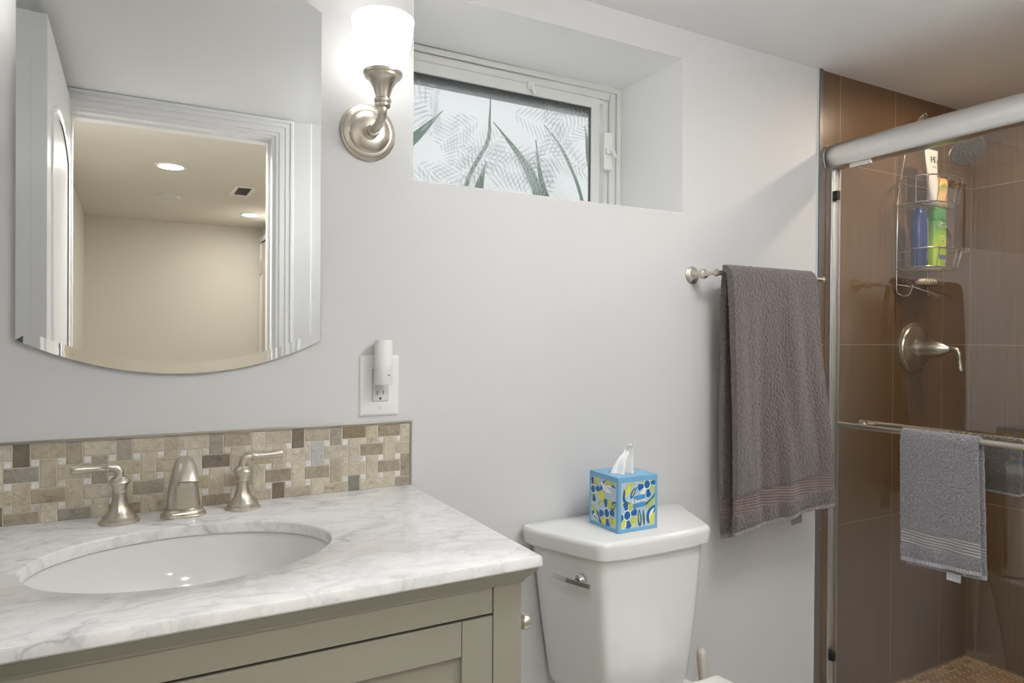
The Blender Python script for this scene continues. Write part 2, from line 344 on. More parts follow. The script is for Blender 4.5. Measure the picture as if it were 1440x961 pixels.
PR = [(0, 0), (0, .011), (.004, .013), (.006, .009), (.012, .0095), (.014, .014), (.028, .0145), (.030, .0115), (.034, .0115), (.036, .0155), (.046, .016), (.048, .013), (.052, .013), (.054, .018), (.062, .018), (.066, .015), (.066, 0)]
struct(casing(DX0-0.006, DX1+0.012, DZ+0.007, DW, 1, PR).build('trim_5', M['white'], recalc=True), 'fluted white door casing seen in the mirror')

# ------------------------------------------------------------ hall behind the doorway (seen in the mirror)
HY = DW-0.12; HF = -4.24; HX0, HX1 = -0.30, 0.87
struct(box(-1.2, 1.6, HF-0.1, HY, -0.05, -0.002).build('floor_hall', M['hallfloor']))
struct(box(HX0-0.1, HX1+0.1, HF-0.1, HY, CZ, CZ+0.1).build('ceiling_hall', M['hallceil']))
struct(box(HX0-0.1, HX1+0.1, HF-0.1, HF, 0, CZ).build('wall_hall_far', M['hall']))
struct(box(HX0-0.1, HX0, HF, HY, 0, CZ).build('wall_hall_left', M['hall']))
struct(box(HX1, HX1+0.1, HF, HY, 0, CZ).build('wall_hall_right', M['hall']))
hd = MB()
for y0, y1, z0, z1 in ((-4.21, -4.14, 0, 1.90), (-3.42, -3.35, 0, 1.90), (-4.21, -3.35, 1.90, 1.943)): hd.box(HX1-0.018, HX1, y0, y1, z0, z1); hd.box(HX1-0.023, HX1, y0+0.012, y1-0.03, z0, z1-0.01)
struct(hd.build('trim_6', M['white']), 'white casing of the far hall door')
d2 = box(HX1-0.012, HX1-0.001, -4.135, -3.425, 0.01, 1.895).build('door_2', mat('pinkish_door_paint', srgb(226, 212, 200), 0.4)); struct(d2, 'pale closed door at the end of the hall')
hg = MB(); hg.box(HX1-0.030, HX1-0.018, -4.150, -4.128, 1.66, 1.76); hg.lathe([(0.005, 0), (0.005, 0.1)], (HX1-0.030, -4.138, 1.66), n=12)
P(d2, hg, 'hinge', M['nickel'])

def downlight(x, y, z, col, s, label, r=0.055, group=None):
    t = thing('recessed_light', label, 'ceiling light', (x, y, z), group)
    P(t, MB().lathe([(r+0.018, 0), (r+0.018, -0.004), (r+0.002, -0.006), (r, -0.003), (r, 0)], (x, y, z), cap=False), 'trim_ring', M['white'], smooth=True)
    P(t, MB().lathe([(r, -0.0035), (0.0005, -0.0045)], (x, y, z), cap=False), 'lens', emis('lit_lens', col, s)); return t
downlight(0.157, -2.385, CZ, (1, 0.96, 0.89, 1), P_HALL, 'larger lit recessed ceiling light reflected in the mirror, nearer the doorway', group='hall recessed lights')
downlight(0.705, -3.62, CZ, (1, 0.96, 0.89, 1), P_HALL, 'smaller lit recessed ceiling light reflected in the mirror, beside the far hall door', group='hall recessed lights')
t = thing('smoke_detector', 'round white smoke detector on the hall ceiling, seen in the mirror', 'smoke detector', (0.181, -3.2, CZ))
P(t, MB().lathe([(0.068, 0), (0.068, -0.008), (0.06, -0.012)], (0.181, -3.2, CZ)), 'base', M['plastic'], smooth=True)
P(t, MB().lathe([(0.052, -0.012), (0.05, -0.03), (0.035, -0.036), (0.0, -0.037)], (0.181, -3.2, CZ), cap=False), 'cover', M['plastic2'], smooth=True)
t = thing('ceiling_vent', 'square white louvred vent in the hall ceiling, seen in the mirror', 'vent', (0.545, -2.82, CZ))
v = MB(); v.box(0.49, 0.60, -2.95, -2.93, CZ-0.006, CZ); v.box(0.49, 0.60, -2.71, -2.69, CZ-0.006, CZ); v.box(0.49, 0.51, -2.93, -2.71, CZ-0.006, CZ); v.box(0.58, 0.60, -2.93, -2.71, CZ-0.006, CZ)
P(t, v, 'frame', M['white']); P(t, box(0.51, 0.58, -2.93, -2.71, CZ-0.0008, CZ), 'backing', mat('duct_grey', srgb(120, 112, 98), 0.8))
v = MB()
for k in range(12): y = -2.93+0.22*(k+0.5)/12; v.add([(0.51, y-0.006, CZ-0.002), (0.58, y-0.006, CZ-0.002), (0.58, y+0.004, CZ-0.007), (0.51, y+0.004, CZ-0.007)], [(0, 1, 2, 3)])
P(t, v, 'louvre', M['plastic2'])

downlight(0.12, -1.57, CZ, (1, 0.99, 0.97, 1), 92.0, 'added recessed fill light just outside the doorway, hidden by the door header', r=0.06)  # unseen light added to fill the bathroom from the camera side
# unseen lamp added to brighten the bathroom, then the warm shower light
fl_ = thing('fill_ceiling_lamp', 'added fill lamp of round white glass over the bathroom floor, outside the frame', 'ceiling light', (1.05, -0.95, CZ))
P(fl_, MB().lathe([(0.06, 0), (0.06, -0.015), (0.05, -0.022), (0.012, -0.024), (0.012, -0.105)], (1.05, -0.95, CZ), cap=False), 'canopy', M['nickel'], smooth=True)
P(fl_, MB().lathe([(0.012, -0.100), (0.12, -0.104), (0.15, -0.115), (0.152, -0.130), (0.13, -0.155), (0.07, -0.172), (0.0005, -0.176)], (1.05, -0.95, CZ), cap=False, n=48), 'glass_bowl', emis('lit_fill_bowl', (1, 1, 0.995, 1), P_BATH_FILL), smooth=True)
downlight(2.27, -0.43, CZ, (1, 0.78, 0.56, 1), P_SHOWER, 'warm recessed ceiling light inside the shower, above the valve', r=0.045)

# open door leaf, seen in the mirror
LX0, LX1, LY0, LY1, LZ = -0.224, -0.189, -1.362, -0.672, 1.985
dr = MB(); dr.box(LX0, LX1, LY0, LY1, 0.01, LZ)
door = dr.build('door_1', M['white'], bevel=0.0015); struct(door, 'white moulded interior door standing open, seen in the mirror')
pm = MB(); ya, yb_, zs, arch = -1.305, -0.760, 1.775, 0.065
def archpts(ins, n=24):
    y0, y1 = ya+ins, yb_-ins; pts = [(y0, 1.05+ins), (y1, 1.05+ins)]
    c = (y0+y1)/2; h = (y1-y0)/2
    for k in range(n+1):
        a = k/n; y = y1-(y1-y0)*a; s = (y-c)/h; z = zs-ins + arch*(1-s*s); pts.append((y, z))
    return pts
rings = []
for ins, d in ((0, 0.0), (0.004, 0.005), (0.010, 0.006), (0.018, 0.001), (0.030, 0.001), (0.036, 0.004)):
    rings.append([(LX1+d-0.0002, y, z) for y, z in archpts(ins)])
pm.loft(rings, False, True)
P(door, pm, 'raised_panel', M['white'], smooth=True)
pm = MB(); rings = []
for ins, d in ((0, 0.0), (0.004, 0.005), (0.010, 0.006), (0.018, 0.001), (0.030, 0.001), (0.036, 0.004)):
    rings.append([(LX1+d-0.0002, y, z) for y, z in ((ya+ins, 0.2+ins), (yb_-ins, 0.2+ins), (yb_-ins, 0.95-ins), (ya+ins, 0.95-ins))])
pm.loft(rings, False, True)
P(door, pm, 'raised_panel', M['white'], smooth=True)
kb = MB().lathe([(0.026, 0), (0.026, 0.006), (0.01, 0.012), (0.01, 0.035), (0.024, 0.045), (0.027, 0.055), (0.02, 0.066), (0, 0.068)], (LX1, LY1-0.06, 0.93), (1, 0, 0), cap=False)
P(door, kb, 'door_knob', M['nickel'], smooth=True)

# ------------------------------------------------------------ window
wy = NY
win = bpy.data.objects.new('window_1', None); COL.objects.link(win); win.location = (0.9, wy, NZ0); struct(win, 'small basement window with white vinyl frame and frosted leaf film')
WX0, WX1, WZ0, WZ1 = NX0+0.002, NX1-0.002, NZ0+0.002, NZ1-0.002
def rectframe(b, x0, x1, z0, z1, w, y0, y1):
    b.box(x0, x0+w, y0, y1, z0, z1); b.box(x1-w, x1, y0, y1, z0, z1); b.box(x0+w, x1-w, y0, y1, z1-w, z1); b.box(x0+w, x1-w, y0, y1, z0, z0+w)
f = MB(); rectframe(f, WX0, WX1, WZ0, WZ1, 0.016, wy-0.012, wy+0.05); rectframe(f, WX0+0.016, WX1-0.016, WZ0+0.016, WZ1-0.016, 0.022, wy-0.004, wy+0.05); rectframe(f, WX0+0.038, WX1-0.038, WZ0+0.034, WZ1-0.034, 0.016, wy+0.004, wy+0.05)
P(win, f, 'frame', M['vinyl'], bevel=0.0012)
SX0, SX1, SZ0, SZ1 = WX0+0.045, 1.2135, WZ0+0.03, 1.901
f = MB(); rectframe(f, SX0, SX1, SZ0, SZ1, 0.030, wy-0.008, wy+0.009)
P(win, f, 'sash', M['vinyl'], bevel=0.0015)
f = MB(); rectframe(f, SX0+0.030, SX1-0.030, SZ0+0.030, SZ1-0.030, 0.002, wy-0.004, wy+0.003)
P(win, f, 'glazing_bead', M['gasket_shade'])
P(win, box(SX0+0.02, SX1-0.02, wy+0.010, wy+0.030, SZ1-0.049, SZ1-0.025), 'top_shade_strip', M['gasket_shade'])  # dark strip behind the pane standing in for the outer frame's shade
GX0, GX1, GZ0, GZ1 = SX0+0.031, SX1-0.031, SZ0+0.031, SZ1-0.031
g = box(GX0, GX1, wy+0.012, wy+0.0125, GZ0, GZ1)
g.v = [v for v in g.v]
pane = MB(); pane.add([(GX0, wy+0.004, GZ0), (GX1, wy+0.004, GZ0), (GX1, wy+0.004, GZ1), (GX0, wy+0.004, GZ1)], [(0, 1, 2, 3)])
pane = P(win, pane, 'frosted_pane', M['film'], recalc=False)
fe = MB(); rf = random.Random(11)
def leaflet(b, p, d, L, w, y):
    n = Vector((-d.y, d.x)); pts = [p, p+d*L*0.3+n*w, p+d*L*0.7+n*w*0.8, p+d*L, p+d*L*0.7-n*w*0.6, p+d*L*0.3-n*w*0.8]
    pts = [(min(max(q.x, GX0), GX1), y, min(max(q.y, GZ0), GZ1)) for q in pts]
    b.add(pts, [tuple(range(6))])
for k in range(24):
    px, pz = GX0+(GX1-GX0)*((k % 8)+rf.random())/8, GZ0+(GZ1-GZ0)*((k//8)+rf.random())/3; a = rf.uniform(0, 2*PI); L = rf.uniform(0.13, 0.19); cv = rf.uniform(-1.2, 1.2); yy = wy+0.0038
    p = Vector((px, pz)); n = 12
    for i in range(n):
        a2 = a+cv*i/n; d = Vector((math.cos(a2), math.sin(a2))); p = p+d*L/n
        if not (GX0+.004 < p.x < GX1-.004 and GZ0+.004 < p.y < GZ1-.004): continue
        ll = L*0.42*math.sin(PI*(0.15+0.8*i/n))
        for s in (-1, 1):
            e = a2+s*0.95; leaflet(fe, p, Vector((math.cos(e), math.sin(e))), ll, 0.0030, yy-0.00002*k)
P(win, fe, 'leaf_print', M['fern'], recalc=False)
lk = MB(); lk.box(0.962, 0.984, wy-0.016, wy-0.006, 1.885, 1.905); lk.tube([(0.973, wy-0.018, 1.895), (0.975, wy-0.022, 1.882), (0.982, wy-0.024, 1.868)], [0.005, 0.004, 0.006], 10)
P(win, lk, 'top_latch', M['plastic'], bevel=0.001)
lk = MB(); lk.box(1.219, 1.250, wy-0.024, wy-0.004, 1.690, 1.800); lk.box(1.222, 1.245, wy-0.034, wy-0.022, 1.735, 1.752); lk.tube([(1.236, wy-0.03, 1.745), (1.240, wy-0.042, 1.738), (1.246, wy-0.046, 1.722)], [0.006, 0.006, 0.004], 10)
P(win, lk, 'side_lock', M['plastic'], bevel=0.002)

# plant outside the window
pl = thing('garden_plant', 'plant with long green blade leaves just outside the frosted window', 'plant', (1.0, 0.40, 1.45))
def blade(pts, w, name='leaf'):
    b = MB(); n = len(pts); A = []
    fine = []; V_ = [Vector(q) for q in pts]; V_ = [V_[0]*2-V_[1]]+V_+[V_[-1]*2-V_[-2]]
    for i in range(1, n):
        for k in range(8):
            u = k/8; p0, p1, p2, p3 = V_[i-1:i+3]; fine.append(0.5*((2*p1)+(p2-p0)*u+(2*p0-5*p1+4*p2-p3)*u*u+(3*p1-p0-3*p2+p3)*u**3))
    fine.append(Vector(pts[-1])); N = len(fine)
    for i, p in enumerate(fine):
        t = (fine[min(i+1, N-1)]-fine[max(i-1, 0)]).normalized(); s = t.cross(Vector((0, 1, 0))).normalized(); ww = w*min(1, (1-i/(N-1))*2.2+0.03)
        A.append([p-s*ww, p+Vector((0, 0.004, 0)), p+s*ww, p+Vector((0, -0.002, 0))])
    b.loft(A, True, True); P(pl, b, name, GL, smooth=True)
GL = bpy.data.materials.new('green_leaf'); GL.use_nodes = True
def _gl():
    t = GL.node_tree; t.nodes.clear(); o = node(t, 'ShaderNodeOutputMaterial'); a = node(t, 'ShaderNodeBsdfDiffuse'); b = node(t, 'ShaderNodeBsdfTranslucent'); m = node(t, 'ShaderNodeMixShader')
    a.inputs[0].default_value = srgb(100, 146, 104); b.inputs[0].default_value = srgb(96, 150, 100); t.links.new(a.outputs[0], m.inputs[1]); t.links.new(b.outputs[0], m.inputs[2]); t.links.new(m.outputs[0], o.inputs[0])
_gl()
yb = 0.345
def T(x, z): return (0.0+x*(yb+1.4)/1.8, yb, 1.19+(z-1.19)*(yb+1.4)/1.8)
blade([T(1.12, 1.50), T(1.08, 1.62), T(1.03, 1.715), T(0.925, 1.822)], 0.016)
blade([T(0.81, 1.54), T(0.85, 1.66), T(0.905, 1.76), T(0.912, 1.83), T(0.915, 1.93)], 0.006)
blade([T(0.60, 1.66), T(0.675, 1.735), T(0.765, 1.83)], 0.013)
blade([T(1.17, 1.54), T(1.11, 1.62), T(1.085, 1.69), T(1.07, 1.79)], 0.010)
blade([T(1.26, 1.56), T(1.22, 1.68), T(1.16, 1.78), T(1.10, 1.84)], 0.006)
blade([T(1.30, 1.60), T(1.27, 1.75), T(1.25, 1.86)], 0.012)
blade([T(0.88, 1.50), T(0.875, 1.60), T(0.90, 1.70)], 0.016)

# ------------------------------------------------------------ vanity, marble top, basin, faucet
CT = 0.872; VX0, VX1, VY = -0.348, 0.504, -0.52
van = thing('vanity_cabinet', 'sage grey painted vanity cabinet under the marble top', 'vanity', (0.078, -0.26, 0))
b = MB(); b.box(VX0, VX0+0.018, VY, -0.004, 0.0, 0.854); b.box(VX1-0.018, VX1, VY+0.02, -0.004, 0.0, 0.854); b.box(VX0+0.018, VX1-0.018, -0.012, -0.004, 0.1, 0.854); b.box(VX0+0.018, VX1-0.018, VY+0.02, -0.012, 0.10, 0.118); b.box(VX0+0.018, VX1-0.018, VY+0.05, VY+0.06, 0.0, 0.10)
P(van, b, 'carcass', M['vanity'], bevel=0.001)
DZ1, DXM = 0.788, 0.078
b = MB(); b.box(VX0, VX0+0.046, VY, VY+0.02, 0.0, 0.854); b.box(VX1-0.0465, VX1, VY, VY+0.02, 0.0, 0.854); b.box(VX0+0.046, VX1-0.0485, VY, VY+0.02, DZ1+0.0025, 0.854); b.box(VX0+0.046, VX1-0.0465, VY, VY+0.02, 0.10, 0.13)
P(van, b, 'face_frame', M['vanity'], bevel=0.0008)
P(van, box(VX0+0.046, VX1-0.0465, VY+0.012, VY+0.016, 0.13, 0.80), 'gap_backing', M['groove'])
def vdoor(x0, x1, z0, z1, nm, kxs, kz):
    s, r = 0.048, 0.049; d = MB(); y0, y1 = VY-0.0005, VY+0.0175
    d.box(x0, x0+s, y0, y1, z0, z1); d.box(x1-s, x1, y0, y1, z0, z1)
    d2 = MB(); d2.box(x0+s+0.0012, x1-s-0.0012, y0, y1, z1-r, z1); d2.box(x0+s+0.0012, x1-s-0.0012, y0, y1, z0, z0+r)
    d.add(d2.v, d2.f); d.box(x0+s-0.002, x1-s+0.002, y0+0.008, y1-0.004, z0+r-0.002, z1-r+0.002)
    o = P(van, d, nm, M['vanity'], bevel=0.0006)
    for kx in kxs: P(o, MB().lathe([(0.007, 0), (0.006, 0.012), (0.013, 0.018), (0.015, 0.024), (0.010, 0.030), (0, 0.031)], (kx, y0+(0.008 if nm == 'drawer' else 0), kz), (0, -1, 0), cap=False), 'knob', M['nickel'], smooth=True)
vdoor(VX0+0.0485, VX1-0.0485, 0.60, DZ1-0.0015, 'drawer', [DXM-0.2, DXM+0.2], 0.69)
vdoor(VX0+0.0485, DXM-0.0012, 0.133, 0.597, 'door', [DXM-0.026], 0.5); vdoor(DXM+0.0012, VX1-0.0485, 0.133, 0.597, 'door', [DXM+0.026], 0.5)
b = MB(); rings = []
for off, z in ((0.0, 0.8285), (0.002, 0.8285), (0.0035, 0.832), (0.0165, 0.848), (0.0185, 0.851), (0.0185, 0.854), (0.0, 0.854)):
    rings.append([(VX0-off, -0.004, z), (VX0-off, VY-off, z), (VX1+off, VY-off, z), (VX1+off, -0.004, z)])
b.loft(rings, False, False); P(van, b, 'cornice', M['vanity'])
# marble top with oval cut-out
SXC, SYC, SA, SB = 0.072, -0.288, 0.205, 0.152
CX0, CX1, CY0 = -0.367, 0.523, -0.547
b = MB(); N = 96
angs = sorted(set([2*PI*k/N for k in range(N)] + [math.atan2(y-SYC, x-SXC) % (2*PI) for x in (CX0, CX1) for y in (CY0, -0.002)]))
def rectpt(a):
    c, s = math.cos(a), math.sin(a); t = 1e9
    if c > 1e-9: t = min(t, (CX1-SXC)/c)
    if c < -1e-9: t = min(t, (CX0-SXC)/c)
    if s > 1e-9: t = min(t, (-0.002-SYC)/s)
    if s < -1e-9: t = min(t, (CY0-SYC)/s)
    return (SXC+c*t, SYC+s*t)
def elp(a, ga=0):
    x, y = rectpt(a); th = math.atan2((y-SYC)/SB, (x-SXC)/SA); return (SXC+(SA+ga)*math.cos(th), SYC+(SB+ga)*math.sin(th))
rings = [[(*elp(a), 0.8535) for a in angs], [(*elp(a), CT-0.003) for a in angs], [(*elp(a, 0.001), CT-0.001) for a in angs], [(*elp(a, 0.003), CT) for a in angs], [(*rectpt(a), CT) for a in angs], [(*rectpt(a), 0.8545) for a in angs], [(*elp(a), 0.8545) for a in angs]]
def inset(pt, d): return (min(max(pt[0], CX0+d), CX1-d), max(pt[1], CY0+d))
R = [rectpt(a) for a in angs]
rings = rings[:4] + [[(*inset(p, 0.004), CT) for p in R], [(*inset(p, 0.0012), CT-0.0012) for p in R], [(*p, CT-0.004) for p in R], [(*p, 0.857) for p in R], [(*inset(p, 0.002), 0.8545) for p in R], rings[6]]
b.loft(rings, False, True)
tag(b.build('marble_countertop', M['marble'], smooth=True), 'white veined marble vanity top with an oval basin cut-out', 'countertop')
b = MB(); rings = []
for s, z in ((1.10, 0.853), (1.02, 0.853), (1.01, 0.846), (0.99, 0.83), (0.95, 0.80), (0.87, 0.77), (0.72, 0.745), (0.5, 0.733), (0.25, 0.728), (0.09, 0.726)):
    rings.append([(SXC+SA*s*math.cos(2*PI*k/N), SYC+SB*s*math.sin(2*PI*k/N), z) for k in range(N)])
b.loft(rings, False, True)
for s, z in ((1.10, 0.853), (1.08, 0.84), (1.03, 0.80), (0.93, 0.765), (0.75, 0.735), (0.4, 0.718), (0.09, 0.716)): pass
sk = thing('undermount_basin', 'oval white porcelain undermount basin in the marble top', 'sink', (SXC, SYC, 0.72))
P(sk, b, 'bowl', M['basin'], smooth=True)
P(sk, MB().lathe([(0.024, 0.7275), (0.022, 0.7295), (0.015, 0.728), (0.0, 0.7285)], (SXC, SYC, 0), cap=False), 'drain', M['nickel'], smooth=True)

fct = thing('faucet', 'brushed nickel faucet with arched spout and two lever handles on the marble top', 'faucet', (0.078, -0.06, CT))
def faucet_handle(x, y, sgn):
    pr = [(0.0, 0), (0.0305, 0), (0.0310, 0.003), (0.0290, 0.0055), (0.0270, 0.006), (0.0265, 0.0095), (0.0245, 0.0105), (0.0235, 0.0125), (0.0195, 0.0165), (0.0155, 0.023), (0.0125, 0.032), (0.0108, 0.042), (0.0102, 0.0495), (0.0112, 0.0505), (0.0112, 0.0525), (0.0102, 0.0535), (0.0112, 0.0585), (0.0135, 0.0645), (0.0165, 0.0675), (0.0170, 0.0690), (0.0160, 0.0710), (0.0130, 0.0745), (0.0095, 0.0775), (0.0, 0.0775)]
    t = P(fct, MB().lathe([p for p in pr], (x, y, CT), cap=False), 'handle', M['nickel'], smooth=True)
    pts = [(x, y, CT+0.075), (x, y, CT+0.083)]
    for k in range(1, 8):
        a = k/7*PI/2; pts.append((x+sgn*(0.011-0.011*math.cos(a)), y, CT+0.083+0.011*math.sin(a)))
    rad = [0.0078, 0.0070]+[0.0066]*7
    L = [(0.014, 0.0068), (0.0155, 0.0082), (0.017, 0.0082), (0.0185, 0.0068), (0.026, 0.0058), (0.036, 0.0058), (0.048, 0.0070), (0.058, 0.0082), (0.066, 0.0084), (0.0695, 0.0078), (0.0705, 0.0055), (0.0708, 0.001)]
    for d, r in L: pts.append((x+sgn*d, y, CT+0.094+0.03*(d-0.011)*(1 if sgn > 0 else -0.3))); rad.append(r)
    P(t, MB().tube(pts, rad, 20), 'lever', M['nickel'], smooth=True)
faucet_handle(-0.020, -0.064, -1)
faucet_handle(0.177, -0.057, 1)
b = MB(); rings = []
def octo(hx, hy, c=0.42):
    return [(hx, hy*c), (hx*0.62, hy), (-hx*0.62, hy), (-hx, hy*c), (-hx, -hy*c), (-hx*0.62, -hy), (hx*0.62, -hy), (hx, -hy*c)]
for hx, hy, z in ((0.036, 0.027, 0), (0.0365, 0.0275, 0.003), (0.034, 0.025, 0.0055), (0.0325, 0.024, 0.006), (0.0315, 0.023, 0.010), (0.0285, 0.0205, 0.0125), (0.027, 0.019, 0.0135)):
    rings.append([(0.078+x, -0.062+y, CT+z) for x, y in octo(hx, hy)])
b.loft(rings); basep = b
b = MB(); rings = []
path = [(-0.060, 0.012, 0.0275, 0.0175), (-0.060, 0.035, 0.0255, 0.0155), (-0.060, 0.058, 0.0225, 0.0140), (-0.061, 0.076, 0.0190, 0.0130), (-0.066, 0.089, 0.0160, 0.0120), (-0.076, 0.0975, 0.0120, 0.0095), (-0.090, 0.0985, 0.0128, 0.0095), (-0.104, 0.091, 0.0165, 0.0115), (-0.114, 0.077, 0.0193, 0.0125), (-0.1175, 0.0705, 0.0200, 0.0130), (-0.119, 0.067, 0.0208, 0.0135)]
for i, (y, z, w, d) in enumerate(path):
    a = path[min(i+1, len(path)-1)]; c = path[max(i-1, 0)]; ty, tz = a[0]-c[0], a[1]-c[1]; l = math.hypot(ty, tz); ny, nz = -tz/l, ty/l
    ring = []
    for k in range(28):
        th = 2*PI*k/28; cx = abs(math.cos(th))**0.85*(1 if math.cos(th) >= 0 else -1); sx = abs(math.sin(th))**0.85*(1 if math.sin(th) >= 0 else -1)
        ring.append((0.078+w*cx, y+ny*d*sx, CT+z+nz*d*sx))
    rings.append(ring)
b.loft(rings); t = P(fct, b, 'spout', M['nickel'], smooth=True)
P(t, basep, 'base_plate', M['nickel'], bevel=0.0008)
P(t, MB().lathe([(0.0115, 0), (0.0115, -0.006), (0.010, -0.008), (0, -0.008)], (0.078, -0.117, CT+0.069), (0, 0.1, 1), cap=False), 'aerator', M['nickel'], smooth=True)

# ------------------------------------------------------------ mosaic backsplash
BT = 1.006; BX1 = 0.5185
bs = thing('mosaic_backsplash', 'basketweave stone mosaic backsplash behind the faucet', 'backsplash', (0.078, 0, CT))
P(bs, box(CX0, BX1, -0.0072, 0.0, CT, BT), 'grout_bed', M['grout'])
tr = MB(); tr.box(CX0, BX1+0.004, -0.010, 0.0, BT, BT+0.004); tr.box(BX1, BX1+0.004, -0.010, 0.0, CT, BT)
P(bs, tr, 'metal_edge_trim', M['trimmetal'], bevel=0.0008)
def mosaic(parent, name, material, x0, x1, z0, z1, ox, oz, p, Lh, Wh, gap, colf, dotf, tf):
    b = MB(); cols = []
    def tile(cx, cz, hx, hz, c):
        a0, a1, c0, c1 = max(cx-hx, x0), min(cx+hx, x1), max(cz-hz, z0), min(cz+hz, z1)
        if a1-a0 < 0.0025 or c1-c0 < 0.0025: return
        e = 0.0006; vs = [tf(a0, c0, 0), tf(a1, c0, 0), tf(a1, c1, 0), tf(a0, c1, 0), tf(a0+e, c0+e, 1), tf(a1-e, c0+e, 1), tf(a1-e, c1-e, 1), tf(a0+e, c1-e, 1)]
        b.add(vs, [(4, 5, 6, 7), (0, 1, 5, 4), (1, 2, 6, 5), (2, 3, 7, 6), (3, 0, 4, 7)]); cols.extend([c]*5)
    ni = int(max(abs(x0-ox), abs(x1-ox))/p)+2; nj = int(max(abs(z0-oz), abs(z1-oz))/p)+2
    for i in range(-ni, ni+1):
        for j in range(-nj, nj+1):
            cx, cz = ox+i*p, oz+j*p; h = (i+j) % 2 == 0
            tile(cx, cz, (Lh if h else Wh)-gap, (Wh if h else Lh)-gap, colf(cx, cz))
            d = (Lh-Wh)/2; tile(cx+p/2, cz+p/2, d-gap, d-gap, dotf())
    me_o = b.build(name, material, parent, recalc=False) if not parent else P(parent, b, name, material, recalc=False)
    me = me_o.data; ca = me.color_attributes.new('tilecol', 'FLOAT_COLOR', 'CORNER')
    for poly, c in zip(me.polygons, cols):
        for li in poly.loop_indices: ca.data[li].color = c
    return me_o
rt = random.Random(5)
known = [(.286, .991, (122, 110, 88)), (.397, .992, (142, 122, 88)), (.322, .954, (190, 190, 192)), (.249, .891, (120, 106, 84)), (.322, .917, (158, 145, 118)), (.396, .879, (140, 138, 126)), (.471, .917, (150, 138, 116)),
    (.509, .917, (152, 140, 118)), (.509, .879, (148, 134, 116)), (.36, .991, (156, 144, 126)), (.136, .991, (152, 140, 124)), (.136, .954, (132, 120, 104)), (.173, .991, (166, 152, 128)), (.024, .917, (152, 142, 122)), (.136, .879, (154, 140, 118)),
    (-.163, .991, (118, 108, 88)), (-.163, .954, (146, 138, 124)), (-.126, .917, (166, 150, 120)), (-.088, .991, (162, 150, 126)), (-.088, .879, (152, 142, 126)), (-.201, .879, (126, 116, 102)), (-.163, .879, (158, 144, 120)), (-.051, .954, (160, 150, 128)), (-.014, .991, (162, 152, 134))]
def bcol(cx, cz):
    for x, z, c in known:
        if abs(cx-x) < 0.017 and abs(cz-z) < 0.017: return srgb(*[q*0.72+(58 if c[0] > 140 and c[2] > 95 else 40) for q in c])
    k = rt.random()
    base = (200, 191, 172) if k < 0.45 else ((208, 200, 184) if k < 0.75 else ((190, 180, 160) if k < 0.95 else (168, 156, 136)))
    j = rt.uniform(-6, 6); return srgb(base[0]+j, base[1]+j, base[2]+j+rt.uniform(-4, 4))
mosaic(bs, 'stone_tiles', M['stone'], CX0, BX1-0.001, CT, BT-0.001, 0.398, 0.9915, 0.0374, 0.0249, 0.0125, 0.0009, bcol, lambda: srgb(*(rt.choice([(236, 235, 232), (230, 229, 226), (216, 212, 202)]))), lambda x, z, k: (x, -0.0072-0.0012*k, z))

# ------------------------------------------------------------ mirror
mr = thing('wall_mirror', 'big wall mirror, arched at top and bottom, hanging over the vanity', 'mirror', (0.0775, -0.003, 1.12))
def mirror_outline(ins, n=40):
    cx, hw, zb, zt, sag = 0.0780, 0.2502, 1.1795, 1.836, 0.061
    def arc(s):      # circle through corner
        R = (hw*hw+sag*sag)/(2*sag); return R
    R = arc(0); pts = []
    h = hw-ins; Ri = R-ins
    cb = zb-sag+R; ct = zt+sag-R
    for k in range(n+1):
        x = -h+2*h*k/n; pts.append((cx+x, cb-math.sqrt(Ri*Ri-x*x)))
    for k in range(n+1):
        x = h-2*h*k/n; pts.append((cx+x, ct+math.sqrt(Ri*Ri-x*x)))
    return pts
b = MB(); rings = [[(x, y, z) for x, z in mirror_outline(i)] for i, y in ((0.0, -0.003), (0.0, -0.0078), (0.021, -0.00730))]
rings[1] = [(x, -0.0078, z) for x, z in mirror_outline(0)]
n = len(rings[0])
glassm = MB(); glassm.loft([rings[2]], True); glassm = MB()
glassm.add(rings[2], [tuple(range(n))]); P(mr, glassm, 'flat_glass', M['mirror'], recalc=False)
bv = MB(); bv.loft([[(x, -0.0066, z) for x, z in mirror_outline(0)], [(x, -0.0078, z) for x, z in mirror_outline(0.0006)], [(x, -0.00730, z) for x, z in mirror_outline(0.021)]], False, True); P(mr, bv, 'bevelled_edge', M['mirror'])
bk = MB(); bk.loft([[(x, -0.0005, z) for x, z in mirror_outline(0.004)], [(x, -0.003, z) for x, z in mirror_outline(0.0)], [(x, -0.0066, z) for x, z in mirror_outline(0.0)]], True, True); P(mr, bk, 'glass_back', mat('glass_edge', srgb(150, 156, 152), 0.15))
bk.v

